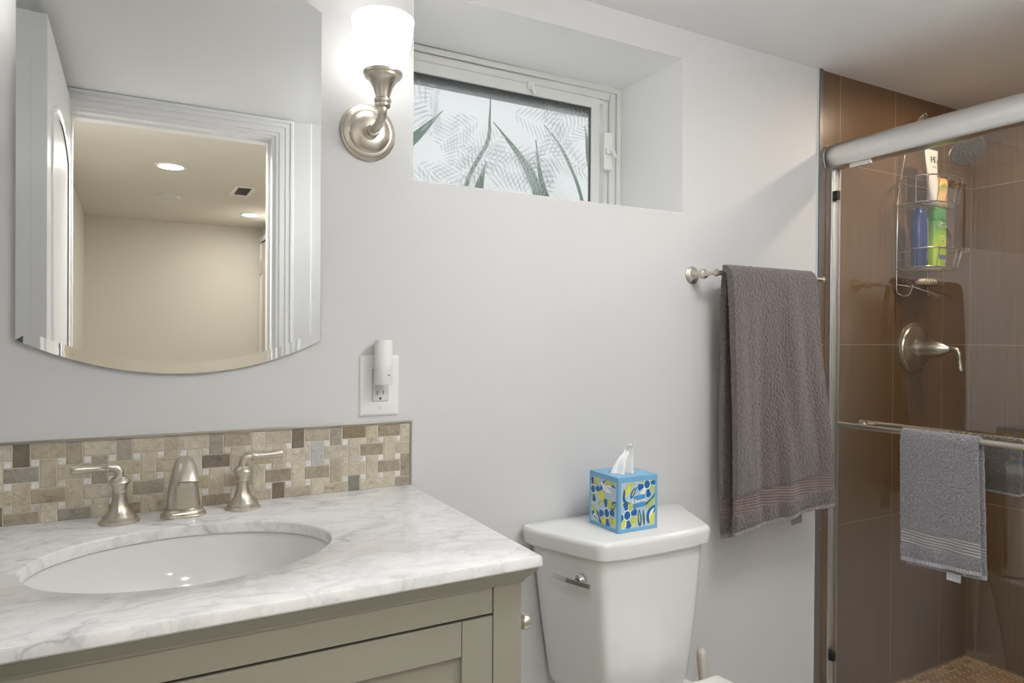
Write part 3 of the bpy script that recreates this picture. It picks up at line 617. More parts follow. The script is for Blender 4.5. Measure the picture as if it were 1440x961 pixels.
# ------------------------------------------------------------ wall sconces
def sconce(x, label):
    y = -0.100; z0 = 1.612
    t = thing('wall_sconce', label, 'wall light', (x, 0, z0), 'wall sconces beside the mirror')
    P(t, MB().lathe([(0.0585, 0), (0.0585, 0.005), (0.056, 0.007), (0.054, 0.0075), (0.053, 0.011), (0.050, 0.0125), (0.0445, 0.0135), (0.043, 0.016), (0.040, 0.019), (0.02, 0.0225), (0, 0.023)], (x, 0, z0), (0, -1, 0), 56, cap=False), 'backplate', M['nickel'], smooth=True)
    P(t, MB().lathe([(0.013, 0.022), (0.0145, 0.024), (0.0145, 0.027), (0.012, 0.029), (0.0115, 0.040), (0.013, 0.042), (0.013, 0.045), (0.0105, 0.047)], (x, 0, z0-0.004), (0, -1, 0), 32), 'collar', M['nickel'], smooth=True)
    pts = [(x, -0.044, z0-0.004), (x, -0.060, z0-0.004)]
    for k in range(1, 11):
        a = k/10*PI/2; pts.append((x, -0.060-0.040*math.sin(a), z0-0.004+0.026*(1-math.cos(a))))
    pts.append((x, y, z0+0.034))
    P(t, MB().tube(pts, 0.0088, 20), 'arm', M['nickel'], smooth=True)
    zc = z0+0.022
    P(t, MB().lathe([(0.0, 0.003), (0.0145, 0.003), (0.0155, 0.006), (0.0155, 0.009), (0.0130, 0.011), (0.0165, 0.014), (0.0165, 0.018), (0.0135, 0.0205), (0.0150, 0.028), (0.0195, 0.041), (0.0265, 0.053), (0.0330, 0.059), (0.0350, 0.060), (0.0350, 0.0635), (0.0372, 0.0645), (0.0385, 0.0675), (0.0380, 0.0705), (0.034, 0.072), (0, 0.072)], (x, y, zc), cap=False), 'shade_holder', M['nickel'], smooth=True)
    sp = [(0.0355, 0.070), (0.0430, 0.090), (0.0500, 0.115), (0.0545, 0.140), (0.0570, 0.163), (0.0590, 0.180), (0.0605, 0.186), (0.0600, 0.189), (0.0560, 0.189), (0.0540, 0.163), (0.0515, 0.140), (0.0470, 0.115), (0.0400, 0.090), (0.0330, 0.072)]
    sp = [(r, 0.070+(h-0.070)*0.86) for r, h in sp]
    P(t, MB().lathe(sp, (x, y, zc), n=56, cap=False), 'glass_shade', M['shade'], smooth=True)
    P(t, MB().lathe([(0.0, 0.075), (0.012, 0.078), (0.013, 0.090), (0.020, 0.105), (0.024, 0.122), (0.020, 0.138), (0.010, 0.146), (0.0, 0.148)], (x, y, zc), n=24, cap=False), 'bulb', emis('lit_bulb', (1, 0.99, 0.96, 1), P_SCONCE*10), smooth=True)
sconce(0.4245, 'brushed nickel wall sconce with a lit white glass shade, right of the mirror')
sconce(-0.2735, 'brushed nickel wall sconce with lit white shade, left of the mirror, outside the frame')

# ------------------------------------------------------------ outlet and night light
ot = thing('wall_outlet', 'white oversized outlet cover with a two-slot receptacle above the backsplash', 'outlet', (0.4525, 0, 1.086))
b = MB(); rings = []
for ins, y in ((0, 0), (0, -0.002), (0.003, -0.005), (0.006, -0.006)):
    rings.append([(0.4525+x, y, 1.0865+z) for x, z in rrect(0.0425-ins, 0.0635-ins, 0.004)])
b.loft(rings); P(ot, b, 'cover_plate', M['plastic'], smooth=True)
b = box(0.4365, 0.4695, -0.0075, -0.005, 1.054, 1.120); P(ot, b, 'receptacle', M['plastic2'], bevel=0.001)
P(ot, box(0.4355, 0.4705, -0.0063, -0.005, 1.053, 1.121), 'receptacle_gap', mat('grey_gap', srgb(160, 158, 154), 0.6))
b = MB(); b.box(0.4455, 0.4470, -0.0078, -0.007, 1.067, 1.076); b.box(0.4588, 0.4603, -0.0078, -0.007, 1.068, 1.076); b.lathe([(0.0024, 0), (0.0024, 0.0008)], (0.4530, -0.0072, 1.0595), (0, -1, 0), 16)
P(ot, b, 'slots', M['dark'])
b = MB().lathe([(0.0028, 0), (0.0028, 0.0008), (0, 0.0012)], (0.4528, -0.006, 1.039), (0, -1, 0), 16, cap=False); P(ot, b, 'screw', M['plastic2'], smooth=True)
nl = thing('night_light', 'white cylindrical night light plugged into the wall outlet', 'night light', (0.4525, -0.03, 1.09))
P(nl, MB().lathe([(0, 0), (0.0175, 0), (0.0185, 0.001), (0.0185, 0.034), (0.0178, 0.035), (0, 0.035)], (0.4525, -0.0285, 1.090), cap=False, sy=0.95), 'body', M['plastic2'], smooth=True)
P(nl, MB().lathe([(0.0178, 0.035), (0.0178, 0.090), (0.0165, 0.092), (0, 0.092)], (0.4525, -0.0285, 1.090), cap=False, sy=0.95), 'diffuser', M['plastic'], smooth=True)
P(nl, MB().lathe([(0.0016, 0), (0.0016, 0.0006)], (0.4585, -0.0455, 1.110), (0.3, -1, 0), 12), 'sensor', M['dark'])
P(nl, box(0.444, 0.461, -0.014, -0.0078, 1.096, 1.114), 'plug', M['plastic2'])

# ------------------------------------------------------------ toilet
TX = 1.024
to = thing('toilet', 'white porcelain toilet with a faceted tank against the grey wall', 'toilet', (TX, -0.35, 0))
def tankring(hb, hf, yb_, yf, ym, z, r=0.02):
    # back edge half width hb, front corner half width hf, faceted sides
    base = [(-hb, yb_), (-hb, ym), (-hf, yf+0.006), (-hf*0.5, yf-0.002), (0, yf-0.005), (hf*0.5, yf-0.002), (hf, yf+0.006), (hb, ym), (hb, yb_)]
    pts = []; n = len(base)
    for i in range(n):
        a, p, c = Vector(base[i-1]), Vector(base[i]), Vector(base[(i+1) % n]); rr_ = min(r, (a-p).length*0.45, (c-p).length*0.45)
        p0, p1 = p+(a-p).normalized()*rr_, p+(c-p).normalized()*rr_
        for k in range(5):
            u = k/4; q = p0*(1-u)**2+p*2*u*(1-u)+p1*u*u; pts.append((TX+q.x, q.y, z))
    return pts
b = MB()
b.loft([tankring(.14, .09, -.05, -.17, -.06, 0.372), tankring(.157, .112, -.03, -.198, -.045, 0.382), tankring(.163, .118, -.022, -.204, -.042, 0.40, ), tankring(.185, .134, -.016, -.213, -.042, 0.55), tankring(.207, .147, -.016, -.219, -.042, 0.715)])
P(to, b, 'tank', M['porcelain'], smooth=True)
b = MB()
b.loft([tankring(.222, .150, -.013, -.226, -.045, 0.711, .02), tankring(.2285, .1555, -.011, -.2315, -.045, 0.716, .02), tankring(.2335, .158, -.010, -.235, -.045, 0.742, .02), tankring(.2325, .157, -.011, -.234, -.045, 0.749, .02), tankring(.229, .153, -.014, -.230, -.045, 0.7535, .02), tankring(.222, .148, -.018, -.225, -.045, 0.755, .02)])
P(to, b, 'tank_lid', M['porcelain'], smooth=True)
lv = MB(); c0 = Vector((0.866-0.012, -0.192, 0.665))
lv.lathe([(0.014, 0), (0.014, 0.008), (0.010, 0.011), (0.008, 0.016)], (0.862, -0.160, 0.659), (-0.947, -0.321, 0), 24)
lev = P(to, lv, 'flush_lever', M['chrome'], smooth=True)
b = MB(); rings = []
for k in range(9):
    s = k/8; x = 0.824+0.031*s-0.004*math.sin(PI*s); y = -0.105-0.094*s; z = 0.657+0.001*math.sin(PI*s)
    rings.append([(x+dx*0.8, y-dx*0.55, z+dz) for dx, dz in ((0.003, 0.0055), (0.0045, 0.0035), (0.0045, -0.0055), (-0.003, -0.0055), (-0.003, 0.0055))])
b.loft(rings); P(lev, b, 'handle', M['chrome'], bevel=0.0008)
def bowlring(hx, y0, y1, z, n=40, sq=2.3):
    out = []
    for k in range(n):
        a = 2*PI*k/n; c, s = math.cos(a), math.sin(a); cx = abs(c)**(2/sq)*(1 if c > 0 else -1); sy = abs(s)**(2/sq)*(1 if s > 0 else -1)
        out.append((TX+hx*cx, (y0+y1)/2+(y0-y1)/2*sy, z))
    return out
b = MB(); b.loft([bowlring(.105, -.12, -.56, 0.0), bowlring(.10, -.11, -.55, 0.05), bowlring(.095, -.09, -.55, 0.16), bowlring(.12, -.07, -.60, 0.27), bowlring(.155, -.05, -.655, 0.345), bowlring(.168, -.045, -.675, 0.366), bowlring(.166, -.047, -.672, 0.371)])
P(to, b, 'bowl', M['porcelain'], smooth=True)
def seatring(h0, h1, yb_, yf, z, n=20):
    pts = [(TX-h0, yb_), (TX+h0, yb_)]
    for k in range(n+1):
        a = PI*k/n; yc = yb_-0.18; pts.append((TX+h1*math.cos(a), yc-(yc-yf)*math.sin(a)))
    return [(x, y, z) for x, y in pts]
b = MB(); b.loft([seatring(.150, .176, -.254, -.672, .3735), seatring(.153, .180, -.251, -.676, .378), seatring(.153, .180, -.251, -.676, .393), seatring(.150, .177, -.254, -.673, .396)]); P(to, b, 'seat', M['plastic'], bevel=0.002)
b = MB(); b.loft([seatring(.150, .177, -.255, -.673, .398), seatring(.1535, .181, -.251, -.677, .402), seatring(.1535, .181, -.251, -.677, .414), seatring(.150, .178, -.2545, -.674, .419), seatring(.140, .165, -.265, -.66, .4215)]); P(to, b, 'seat_lid', M['plastic'], bevel=0.003)
for sx in (-0.075, 0.075): P(to, MB().lathe([(0.011, 0), (0.011, 0.022), (0.008, 0.025)], (TX+sx, -.238, 0.371), n=20), 'seat_hinge', M['plastic'], smooth=True)

br = thing('toilet_brush', 'cream plastic toilet brush handle standing between the toilet and the wall', 'toilet brush', (1.262, -0.12, 0))
P(br, MB().tube([(1.275, -0.135, 0.03), (1.270, -0.128, 0.20), (1.265, -0.122, 0.28), (1.262, -0.12, 0.34), (1.259, -0.12, 0.38), (1.258, -0.12, 0.397), (1.258, -0.12, 0.405), (1.258, -0.12, 0.408)], [0.006, 0.006, 0.0075, 0.0115, 0.0135, 0.0125, 0.008, 0.002], 20), 'handle', M['brush'], smooth=True)
P(br, MB().lathe([(0.0, 0.0), (0.045, 0), (0.047, 0.01), (0.042, 0.10), (0.036, 0.13), (0.02, 0.135), (0.0, 0.135)], (1.275, -0.135, 0), cap=False), 'holder', M['brush'], smooth=True)

tp = thing('toilet_paper_holder', 'small nickel paper holder post on the right side of the vanity', 'paper holder', (0.504, -0.47, 0.75))
for yy, nm in ((-0.487, 'post'), (-0.36, 'post')):
    P(tp, MB().lathe([(0.011, 0), (0.011, 0.003), (0.006, 0.005), (0.005, 0.012), (0.006, 0.015), (0.0105, 0.018), (0.0125, 0.024), (0.0105, 0.031), (0.004, 0.034), (0, 0.0345)], (VX1, yy, 0.752), (1, 0, 0), 24, cap=False), nm, M['nickel'], smooth=True)
P(tp, MB().tube([(VX1+0.024, -0.480, 0.752), (VX1+0.024, -0.367, 0.752)], 0.005, 12), 'roller', M['nickel'], smooth=True)

# ------------------------------------------------------------ tissue box
BXa, BXb, BYf, BYb, BZ0, BZ1 = 0.940, 1.052, -0.186, -0.076, 0.7553, 0.8793
tb = thing('tissue_box', 'cube tissue box with blue, yellow and white floral print on the toilet tank', 'tissue box', ((BXa+BXb)/2, -0.13, BZ0))
C_ = {'bl': srgb(122, 178, 216), 'pale': srgb(188, 210, 224), 'dk': srgb(36, 104, 170), 'nv': srgb(44, 88, 130), 'yl': srgb(226, 222, 70), 'gn': srgb(190, 204, 120), 'wh': srgb(240, 244, 246), 'tl': srgb(60, 120, 120)}
CM = [mat('print_'+n_, C_[k], 0.4) for n_, k in (('sky_blue', 'bl'), ('pale_blue', 'pale'), ('deep_blue', 'dk'), ('navy', 'nv'), ('yellow', 'yl'), ('sage', 'gn'), ('white', 'wh'), ('teal', 'tl'))]
IX = dict(bl=0, pale=1, dk=2, nv=3, yl=4, gn=5, wh=6, tl=7)
b = MB(); b.box(BXa, BXb, BYf, BYb, BZ0, BZ1-0.0002)
P(tb, b, 'carton', CM[0], bevel=0.001)
pt = MB(); pl_d = [0]
def face_poly(tf, pts, c, u0=0.07, u1=0.93):
    pl_d[0] += 1; q = [(min(max(u, u0), u1), min(max(v, 0.07), 0.90)) for u, v in pts]
    o2 = []
    for a in q:
        if not o2 or (abs(a[0]-o2[-1][0])+abs(a[1]-o2[-1][1])) > 1e-5: o2.append(a)
    if len(o2) < 3: return
    pt.add([tf(u, v, 0.00012+0.000012*pl_d[0]) for u, v in o2], [tuple(range(len(o2)))], IX[c])
def flower(tf, cx, cy, R, cols, n=8, a0=0.2):
    for k in range(n):
        a = a0+2*PI*k/n; w = PI/n*0.78
        face_poly(tf, [(cx+R*0.34*math.cos(a-w), cy+R*0.34*math.sin(a-w)), (cx+R*0.9*math.cos(a-w), cy+R*0.9*math.sin(a-w)), (cx+R*math.cos(a), cy+R*math.sin(a)), (cx+R*0.9*math.cos(a+w), cy+R*0.9*math.sin(a+w)), (cx+R*0.34*math.cos(a+w), cy+R*0.34*math.sin(a+w))], cols[k % len(cols)])
    circ = lambda r: [(cx+r*math.cos(2*PI*k/18), cy+r*math.sin(2*PI*k/18)) for k in range(18)]
    face_poly(tf, circ(R*0.38), 'wh'); face_poly(tf, circ(R*0.30), 'dk')
def leaf(tf, p0, p1, w, c, bend=0.15, inner=None):
    a, e = Vector(p0), Vector(p1); d = e-a; n_ = Vector((-d.y, d.x)); L_, R_ = [], []
    for k in range(9):
        s = k/8; m_ = a+d*s+n_*bend*math.sin(PI*s); h = n_.normalized()*w*math.sin(PI*min(1, 0.08+s*0.92))**0.8 if 0 < s < 1 else n_*0; L_.append(m_+h); R_.append(m_-h)
    face_poly(tf, [tuple(x) for x in L_+R_[::-1]], c)
    if inner: leaf(tf, a.lerp(e, .2), a.lerp(e, .85), w*0.4, inner, bend)
def side_print(tf, seed, front):
    rs = random.Random(seed)
    face_poly(tf, [(0.07, 0.07), (0.93, 0.07), (0.93, 0.90), (0.07, 0.90)], 'pale')
    if front:
        for a in (((.12, .70), (.45, .88), .05, 'gn', .1, None), ((.10, .62), (.30, .86), .045, 'yl', -.1, None), ((.30, .60), (.46, .80), .05, 'dk', .05, 'gn'), ((.36, .46), (.14, .80), .06, 'nv', .22, 'pale'), ((.62, .46), (.96, .70), .035, 'tl', -.15, None), ((.68, .40), (.95, .60), .05, 'gn', -.1, None), ((.08, .52), (.30, .44), .05, 'yl', .1, None),
                  ((.55, .06), (.52, .40), .05, 'nv', 0, 'gn'), ((.66, .06), (.62, .40), .03, 'tl', 0, None), ((.75, .10), (.95, .44), .09, 'dk', .1, 'wh'), ((.82, .06), (.92, .30), .05, 'yl', .1, None), ((.30, .08), (.46, .36), .04, 'gn', .1, None), ((.38, .06), (.50, .26), .03, 'yl', .1, None), ((.10, .08), (.22, .18), .04, 'wh', .1, None), ((.62, .62), (.56, .52), .03, 'gn', .1, None)): leaf(tf, *a)
        flower(tf, 0.22, 0.31, 0.26, ['dk', 'gn', 'dk', 'pale', 'dk', 'yl', 'dk', 'gn']); flower(tf, 0.72, 0.83, 0.25, ['dk', 'gn', 'nv', 'gn', 'dk', 'wh'])
    else:
        for a in (((.10, .55), (.55, .60), .07, 'yl', .12, None), ((.30, .62), (.95, .56), .06, 'yl', -.15, None), ((.35, .66), (.92, .80), .07, 'dk', .2, 'wh'), ((.50, .80), (.95, .88), .06, 'gn', .1, None), ((.40, .84), (.80, .70), .05, 'wh', -.1, None), ((.08, .22), (.40, .08), .08, 'dk', .2, 'wh'), ((.07, .36), (.30, .16), .05, 'gn', .1, None), ((.60, .50), (.95, .40), .08, 'gn', .1, None), ((.76, .36), (.96, .56), .06, 'dk', .1, 'gn'),
                  ((.18, .80), (.34, .88), .05, 'yl', .1, None), ((.10, .86), (.20, .72), .04, 'gn', .1, None), ((.84, .08), (.94, .26), .04, 'yl', .1, None), ((.44, .50), (.30, .40), .05, 'gn', .1, None), ((.46, .06), (.36, .18), .03, 'tl', .1, None)): leaf(tf, *a)
        flower(tf, 0.14, 0.66, 0.24, ['dk', 'gn', 'nv', 'pale']); flower(tf, 0.62, 0.30, 0.27, ['dk', 'gn', 'dk', 'pale', 'dk', 'yl'])
BW, BD, BH = BXb-BXa, BYb-BYf, BZ1-BZ0
tfF = lambda u, v, d: (BXa+u*BW, BYf-d, BZ0+v*BH)
tfL = lambda u, v, d: (BXa-d, BYb-u*BD, BZ0+v*BH)
tfR = lambda u, v, d: (BXb+d, BYf+u*BD, BZ0+v*BH)
side_print(tfF, 1, True); pl_d[0] = 0; side_print(tfL, 2, False); pl_d[0] = 0; side_print(tfR, 3, False)
P(tb, pt, 'floral_print', CM, recalc=False)
lb = MB(); lb.add([tfF(u, v, 0.0012) for u, v in ((.36, .42), (.68, .44), (.66, .66), (.38, .64))], [(0, 1, 2, 3)])
P(tb, lb, 'blue_label', mat('print_label_blue', srgb(86, 152, 206), 0.4), recalc=False)
vs, fs = text_mesh('Kleenex', 0.0125, 0.35, 0.0004)
lt = MB(); lt.add([(BXa+0.5*BW+x, BYf-0.0016, BZ0+0.55*BH+y+x*0.08) for x, y, z in vs], fs); P(tb, lt, 'white_lettering', CM[6], recalc=False)
tp_ = MB(); cx, cy = (BXa+BXb)/2, (BYf+BYb)/2
tp_.loft([[(cx+0.038*math.cos(2*PI*k/32), cy+0.026*math.sin(2*PI*k/32), BZ1+0.0003) for k in range(32)], [(cx+0.002*math.cos(2*PI*k/32), cy+0.002*math.sin(2*PI*k/32), BZ1+0.0003) for k in range(32)]], False, True)
P(tb, tp_, 'film_opening', mat('clear_film', srgb(196, 194, 186), 0.15))
# tissue: a pulled sheet, gathered at the slot, folding to a flopped tip
def ip(v, T_):
    for (a0, b0), (a1, b1) in zip(T_, T_[1:]):
        if v <= a1: return b0+(b1-b0)*(v-a0)/(a1-a0)
    return T_[-1][1]
ts = MB(); nu, nv_ = 40, 26; G = []
for j in range(nv_+1):
    v = j/nv_; row = []
    for i in range(nu+1):
        u = i/nu-0.5
        lx = ip(v, ((0, -.038), (.3, -.031), (.5, -.020), (.62, -.011), (.75, -.004), (1, -.002))); rx = ip(v, ((0, .014), (.5, .0165), (1, .0165)))
        x = lx+(rx-lx)*(u+0.5); z = 0.070*v
        y = (0.010*math.sin(u*11+1.5*v)+0.005*math.cos(u*24+3*v))*(1-0.8*v)
        z += 0.004*mn.noise(Vector((u*6, v*5, 1.3)))
        if v > 0.8: y -= (v-0.8)*0.05
        row.append((cx+x, cy-0.012+y, BZ1-0.002+z))
    G.append(row)
ts.loft(G, False, False)
o = P(tb, ts, 'tissue', mat('white_tissue', srgb(244, 244, 244), 0.9), smooth=True)
sm = o.modifiers.new('thick', 'SOLIDIFY'); sm.thickness = 0.0009

# ------------------------------------------------------------ towels
def towel(name, label, path, t0, t1, axis, thick, mats, bands, skew=None, seed=1, nz=0.003, parent=None, cat='towel', tagpos=None, nt_=70, step=0.006):
    """path: points (a,z) across the bar; extruded along the other axis from t0(z) to t1(z)"""
    pts = [Vector(p) for p in path]; fine = []
    for i in range(len(pts)-1):
        d = (pts[i+1]-pts[i]).length; n_ = max(1, int(d/step))
        for k in range(n_): fine.append(pts[i].lerp(pts[i+1], k/n_))
    fine.append(pts[-1])
    for _ in range(6): fine = [fine[0]]+[(fine[i-1]+fine[i]*2+fine[i+1])/4 for i in range(1, len(fine)-1)]+[fine[-1]]
    S = [0]
    for i in range(1, len(fine)): S.append(S[-1]+(fine[i]-fine[i-1]).length)
    Lt = S[-1]; b = MB(); G = []; mi = []
    for i, p in enumerate(fine):
        row = []
        nx_ = fine[min(i+1, len(fine)-1)]-fine[max(i-1, 0)]; nx_.normalize(); nn = Vector((-nx_.y, nx_.x))
        e0, e1 = S[i], Lt-S[i]                          # distance from the front hem / the back hem
        for k in range(nt_+1):
            s = k/nt_; t = t0(p.y, e0 < e1)*(1-s)+t1(p.y, e0 < e1)*s
            drop = min(1, min(e0, e1)*0+max(0, (max(q.y for q in (fine[0], fine[-1])) - p.y)+0.3)); hang = max(0.0, (pts[len(pts)//2].y-p.y))
            wv = nz*hang*3*(mn.noise(Vector((s*3.2+seed, p.y*1.5, seed*2.1 + (0 if e0 < e1 else 7))))*1.3+0.5*mn.noise(Vector((s*8+seed, p.y*2.5, 3.0))))
            q = p+nn*wv; zz = q.y+(skew(s)*min(1, hang*1.6) if skew else 0)
            row.append((t, q.x, zz) if axis == 'x' else (q.x, t, zz))
        G.append(row)
    n = nt_+1; vs = [p for r in G for p in r]; fs = []; ms = []
    for i in range(len(G)-1):
        sm_ = (S[i]+S[i+1])/2; e = min(sm_, Lt-sm_); m_ = 0
        for lo, hi, idx in bands:
            if lo <= e < hi: m_ = idx
        for k in range(nt_): fs.append((i*n+k, i*n+k+1, (i+1)*n+k+1, (i+1)*n+k)); ms.append(m_)
    b.v = vs; b.f = fs; b.m = ms
    if parent: o = P(parent, b, name, mats, smooth=True)
    else: o = b.build(name, mats, smooth=True, loc=(path[len(path)//2][0] if axis == 'y' else (t0(1, 1)+t1(1, 1))/2, path[len(path)//2][0] if axis == 'x' else (t0(1, 1)+t1(1, 1))/2, path[0][1]))
    # thinner at the woven bands
    vg = o.vertex_groups.new(name='pile'); bi = set()
    for p in o.data.polygons:
        if p.material_index: bi.update(p.vertices)
    vg.add([v.index for v in o.data.vertices if v.index not in bi], 1.0, 'REPLACE'); vg.add(list(bi), 0.62, 'REPLACE')
    s = o.modifiers.new('thick', 'SOLIDIFY'); s.thickness = thick; s.offset = 0; s.vertex_group = 'pile'; s.thickness_vertex_group = 0.0
    su = o.modifiers.new('soft', 'SUBSURF'); su.levels = 2; su.render_levels = 2
    vg2 = o.vertex_groups.new(name='fuzz'); vg2.add([v.index for v in o.data.vertices if v.index not in bi], 1.0, 'REPLACE'); vg2.add(list(bi), 0.12, 'REPLACE')
    tx = bpy.data.textures.new(name+'_pile', 'CLOUDS'); tx.noise_scale = 0.0055; tx.noise_depth = 1
    dm = o.modifiers.new('pile', 'DISPLACE'); dm.texture = tx; dm.strength = 0.0042; dm.mid_level = 0.5; dm.vertex_group = 'fuzz'; dm.texture_coords = 'LOCAL'
    return o
TBY, TBZ, TR = -0.090, 1.3615, 0.0075
tbar = thing('towel_bar', 'brushed nickel towel bar on the grey wall carrying the long towel', 'towel bar', (1.54, 0, TBZ))
for x, nm in ((1.327, 'post'), (1.752, 'post')):
    P(tbar, MB().lathe([(0.0235, 0), (0.0235, 0.003), (0.0215, 0.0045), (0.0205, 0.005), (0.0200, 0.0085), (0.0175, 0.010), (0.0150, 0.014), (0.0105, 0.020), (0.0080, 0.027), (0.0078, 0.030), (0.0095, 0.032), (0.0095, 0.034), (0.0085, 0.036), (0.0125, 0.040), (0.0138, 0.045), (0.0125, 0.050), (0.0085, 0.053), (0.0062, 0.060), (0.0058, 0.078), (0.0075, 0.086), (0.0098, 0.089), (0.0098, 0.092), (0.006, 0.097), (0, 0.098)], (x, 0, TBZ), (0, -1, 0), 36, cap=False), nm, M['nickel'], smooth=True)
P(tbar, MB().tube([(1.327, TBY+0.003, TBZ), (1.752, TBY+0.003, TBZ)], 0.0065, 20), 'rail', M['nickel'], smooth=True)
def lin(a, b_, z0, z1): return lambda z, f=True: a+(b_-a)*max(0, min(1, (z-z0)/(z1-z0)))
zT = TBZ+0.0155
def x0f(z, front=True): s = (TBZ-z)/0.68; return (1.352 if front else 1.372)+(0.012 if front else 0.006)*s
def x1f(z, front=True): s = (TBZ-z)/0.66; return 1.690+(0.024 if front else -0.02)*s
path = [(-0.128, 0.690), (-0.128, 0.85), (-0.122, 1.05), (-0.114, 1.25), (-0.110, 1.345), (-0.104, zT-0.004), (TBY, zT+0.001), (-0.076, zT-0.004), (-0.070, 1.34), (-0.066, 1.25), (-0.062, 1.0), (-0.060, 0.668)]
tow = towel('bath_towel', '', path, x0f, x1f, 'x', 0.021, [M['terry'], M['terryband'], M['hem']], [(0.0, 0.014, 2), (0.055, 0.10, 1), (0.10, 0.104, 0)], skew=lambda s: -0.010+0.048*(s-0.1), seed=2.3, nz=0.016, nt_=80)
tag(tow, 'long grey-brown bath towel folded over the wall towel bar', 'towel')
b = MB(); b.add([(1.655, -0.062, 0.700), (1.700, -0.062, 0.706), (1.702, -0.0635, 0.658), (1.656, -0.0635, 0.653)], [(0, 1, 2, 3)])
P(tow, b, 'care_tag', mat('grey_tag', srgb(150, 152, 150), 0.6)).modifiers.new('t', 'SOLIDIFY').thickness = 0.001

# ------------------------------------------------------------ shower enclosure
GX = 1.893
en = thing('shower_enclosure_frame', 'satin aluminium shower door frame with a wide rounded header', 'shower frame', (GX, -0.68, 0.09))
prof = [(-0.030, 1.722), (-0.031, 1.728), (-0.036, 1.738), (-0.038, 1.752), (-0.036, 1.768), (-0.030, 1.781), (-0.020, 1.789), (-0.008, 1.792), (0.028, 1.792), (0.031, 1.788), (0.031, 1.722), (0.026, 1.718), (-0.026, 1.718)]
b = MB(); b.loft([[(GX+x+0.006, y, z) for x, z in prof] for y in (-0.001, DW+0.001)]); P(en, b, 'header', M['alu'], smooth=True)
b = MB(); b.loft([[(GX+0.006+x*1.03, y, 1.755+(z-1.755)*1.03) for x, z in prof] for y in (-0.0005, -0.004)]); P(en, b, 'header_end_cap', M['alu'])
b = MB(); b.box(GX-0.016, GX+0.028, -0.012, -0.0005, 0.10, 1.718); b.box(GX-0.016, GX-0.010, -0.022, -0.012, 0.10, 1.718); b.box(GX+0.006, GX+0.010, -0.022, -0.012, 0.10, 1.718); b.box(GX+0.022, GX+0.028, -0.022, -0.012, 0.10, 1.718)
P(en, b, 'wall_jamb', M['alu'], bevel=0.001)
b = MB(); b.box(GX-0.016, GX+0.028, DW+0.0005, DW+0.022, 0.10, 1.718); P(en, b, 'wall_jamb', M['alu'], bevel=0.001)
b = MB(); b.box(GX-0.022, GX+0.032, DW+0.001, -0.001, 0.09, 0.104); b.box(GX+0.004, GX+0.008, DW+0.001, -0.001, 0.104, 0.125); P(en, b, 'bottom_track', M['alu'], bevel=0.001)
for z in (1.632, 0.212):
    b = MB(); b.box(GX-0.010, GX+0.006, -0.036, -0.012, z-0.014, z+0.014); P(en, b, 'rubber_bumper', M['black'], bevel=0.002)
def panel(x, y0, y1, label, bar):
    t = thing('shower_door_panel', label, 'shower door', (x, (y0+y1)/2, 0.13))
    P(t, box(x-0.003, x+0.003, y0, y1, 0.128, 1.712), 'glass', M['glass'])
    b = MB(); b.box(x-0.0065, x+0.0065, y1-0.115, y1-0.045, 1.705, 1.722); b.box(x-0.0065, x+0.0065, y0+0.045, y0+0.115, 1.705, 1.722); P(t, b, 'roller_hanger', M['alu'], bevel=0.001)
    b = MB(); b.box(x-0.005, x+0.005, y0, y1, 0.126, 0.134); P(t, b, 'bottom_edge', M['alu'])
    for sx in ((-1, 1) if bar else (1,)):
        bx = x+sx*0.052; zb = 0.938; b = MB(); ya_, yb2 = y1-0.050, y0+0.02
        b.tube([(bx, ya_, zb), (bx, yb2, zb)], 0.0075, 20); o = P(t, b, 'towel_rail', M['nickel'], smooth=True)
        for yy in (ya_-0.045, yb2+0.045):
            c = MB(); c.lathe([(0.012, 0), (0.012, 0.004), (0.007, 0.007), (0.006, 0.048)], (x+sx*0.003, yy, zb), (sx, 0, 0), 20); P(o, c, 'standoff', M['nickel'], smooth=True)
panel(GX-0.003, -0.80, -0.030, 'clear glass shower door panel nearest the back wall, with a rail carrying the hand towel', True)
panel(GX+0.016, -1.345, -0.73, 'second clear glass shower door panel behind the first, outside the frame', False)
RBX = GX-0.055
path = [(RBX-0.013, 0.598), (RBX-0.014, 0.75), (RBX-0.013, 0.90), (RBX-0.010, 0.945), (RBX, 0.9535), (RBX+0.010, 0.945), (RBX+0.013, 0.90), (RBX+0.012, 0.75), (RBX+0.010, 0.585)]
path = [(-0.0+a, z) for a, z in path]
hts = lambda z, f=True: -0.472-0.012*(0.95-z)/0.35
hte = lambda z, f=True: -0.276-0.006*(0.95-z)/0.35
tw2 = towel('hand_towel', '', path, hts, hte, 'y', 0.0095, [M['terry2'], M['terryband2'], M['hem2']], [(0.0, 0.011, 2), (0.046, 0.085, 1)], skew=lambda s: 0.016-0.026*s, seed=5.1, nz=0.006, nt_=50)
tag(tw2, 'light grey hand towel with a woven band hanging on the outer shower door rail', 'towel')
b = MB(); b.add([(RBX-0.001, -0.395, 0.594), (RBX-0.001, -0.430, 0.594), (RBX-0.002, -0.430, 0.573), (RBX-0.002, -0.395, 0.573)], [(0, 1, 2, 3)])
P(tw2, b, 'care_tag', mat('pale_tag', srgb(196, 198, 198), 0.6)).modifiers.new('t', 'SOLIDIFY').thickness = 0.001
RBI = GX+0.049
path = [(RBI-0.012, 0.80), (RBI-0.011, 0.90), (RBI-0.008, 0.944), (RBI, 0.951), (RBI+0.008, 0.944), (RBI+0.011, 0.90), (RBI+0.012, 0.80)]
tw3 = towel('washcloth', '', path, lambda z, f=True: -0.520, lambda z, f=True: -0.345, 'y', 0.008, [M['terry'], M['terryband'], M['hem2']], [(0.0, 0.008, 2)], seed=8.0, nz=0.006, nt_=40)
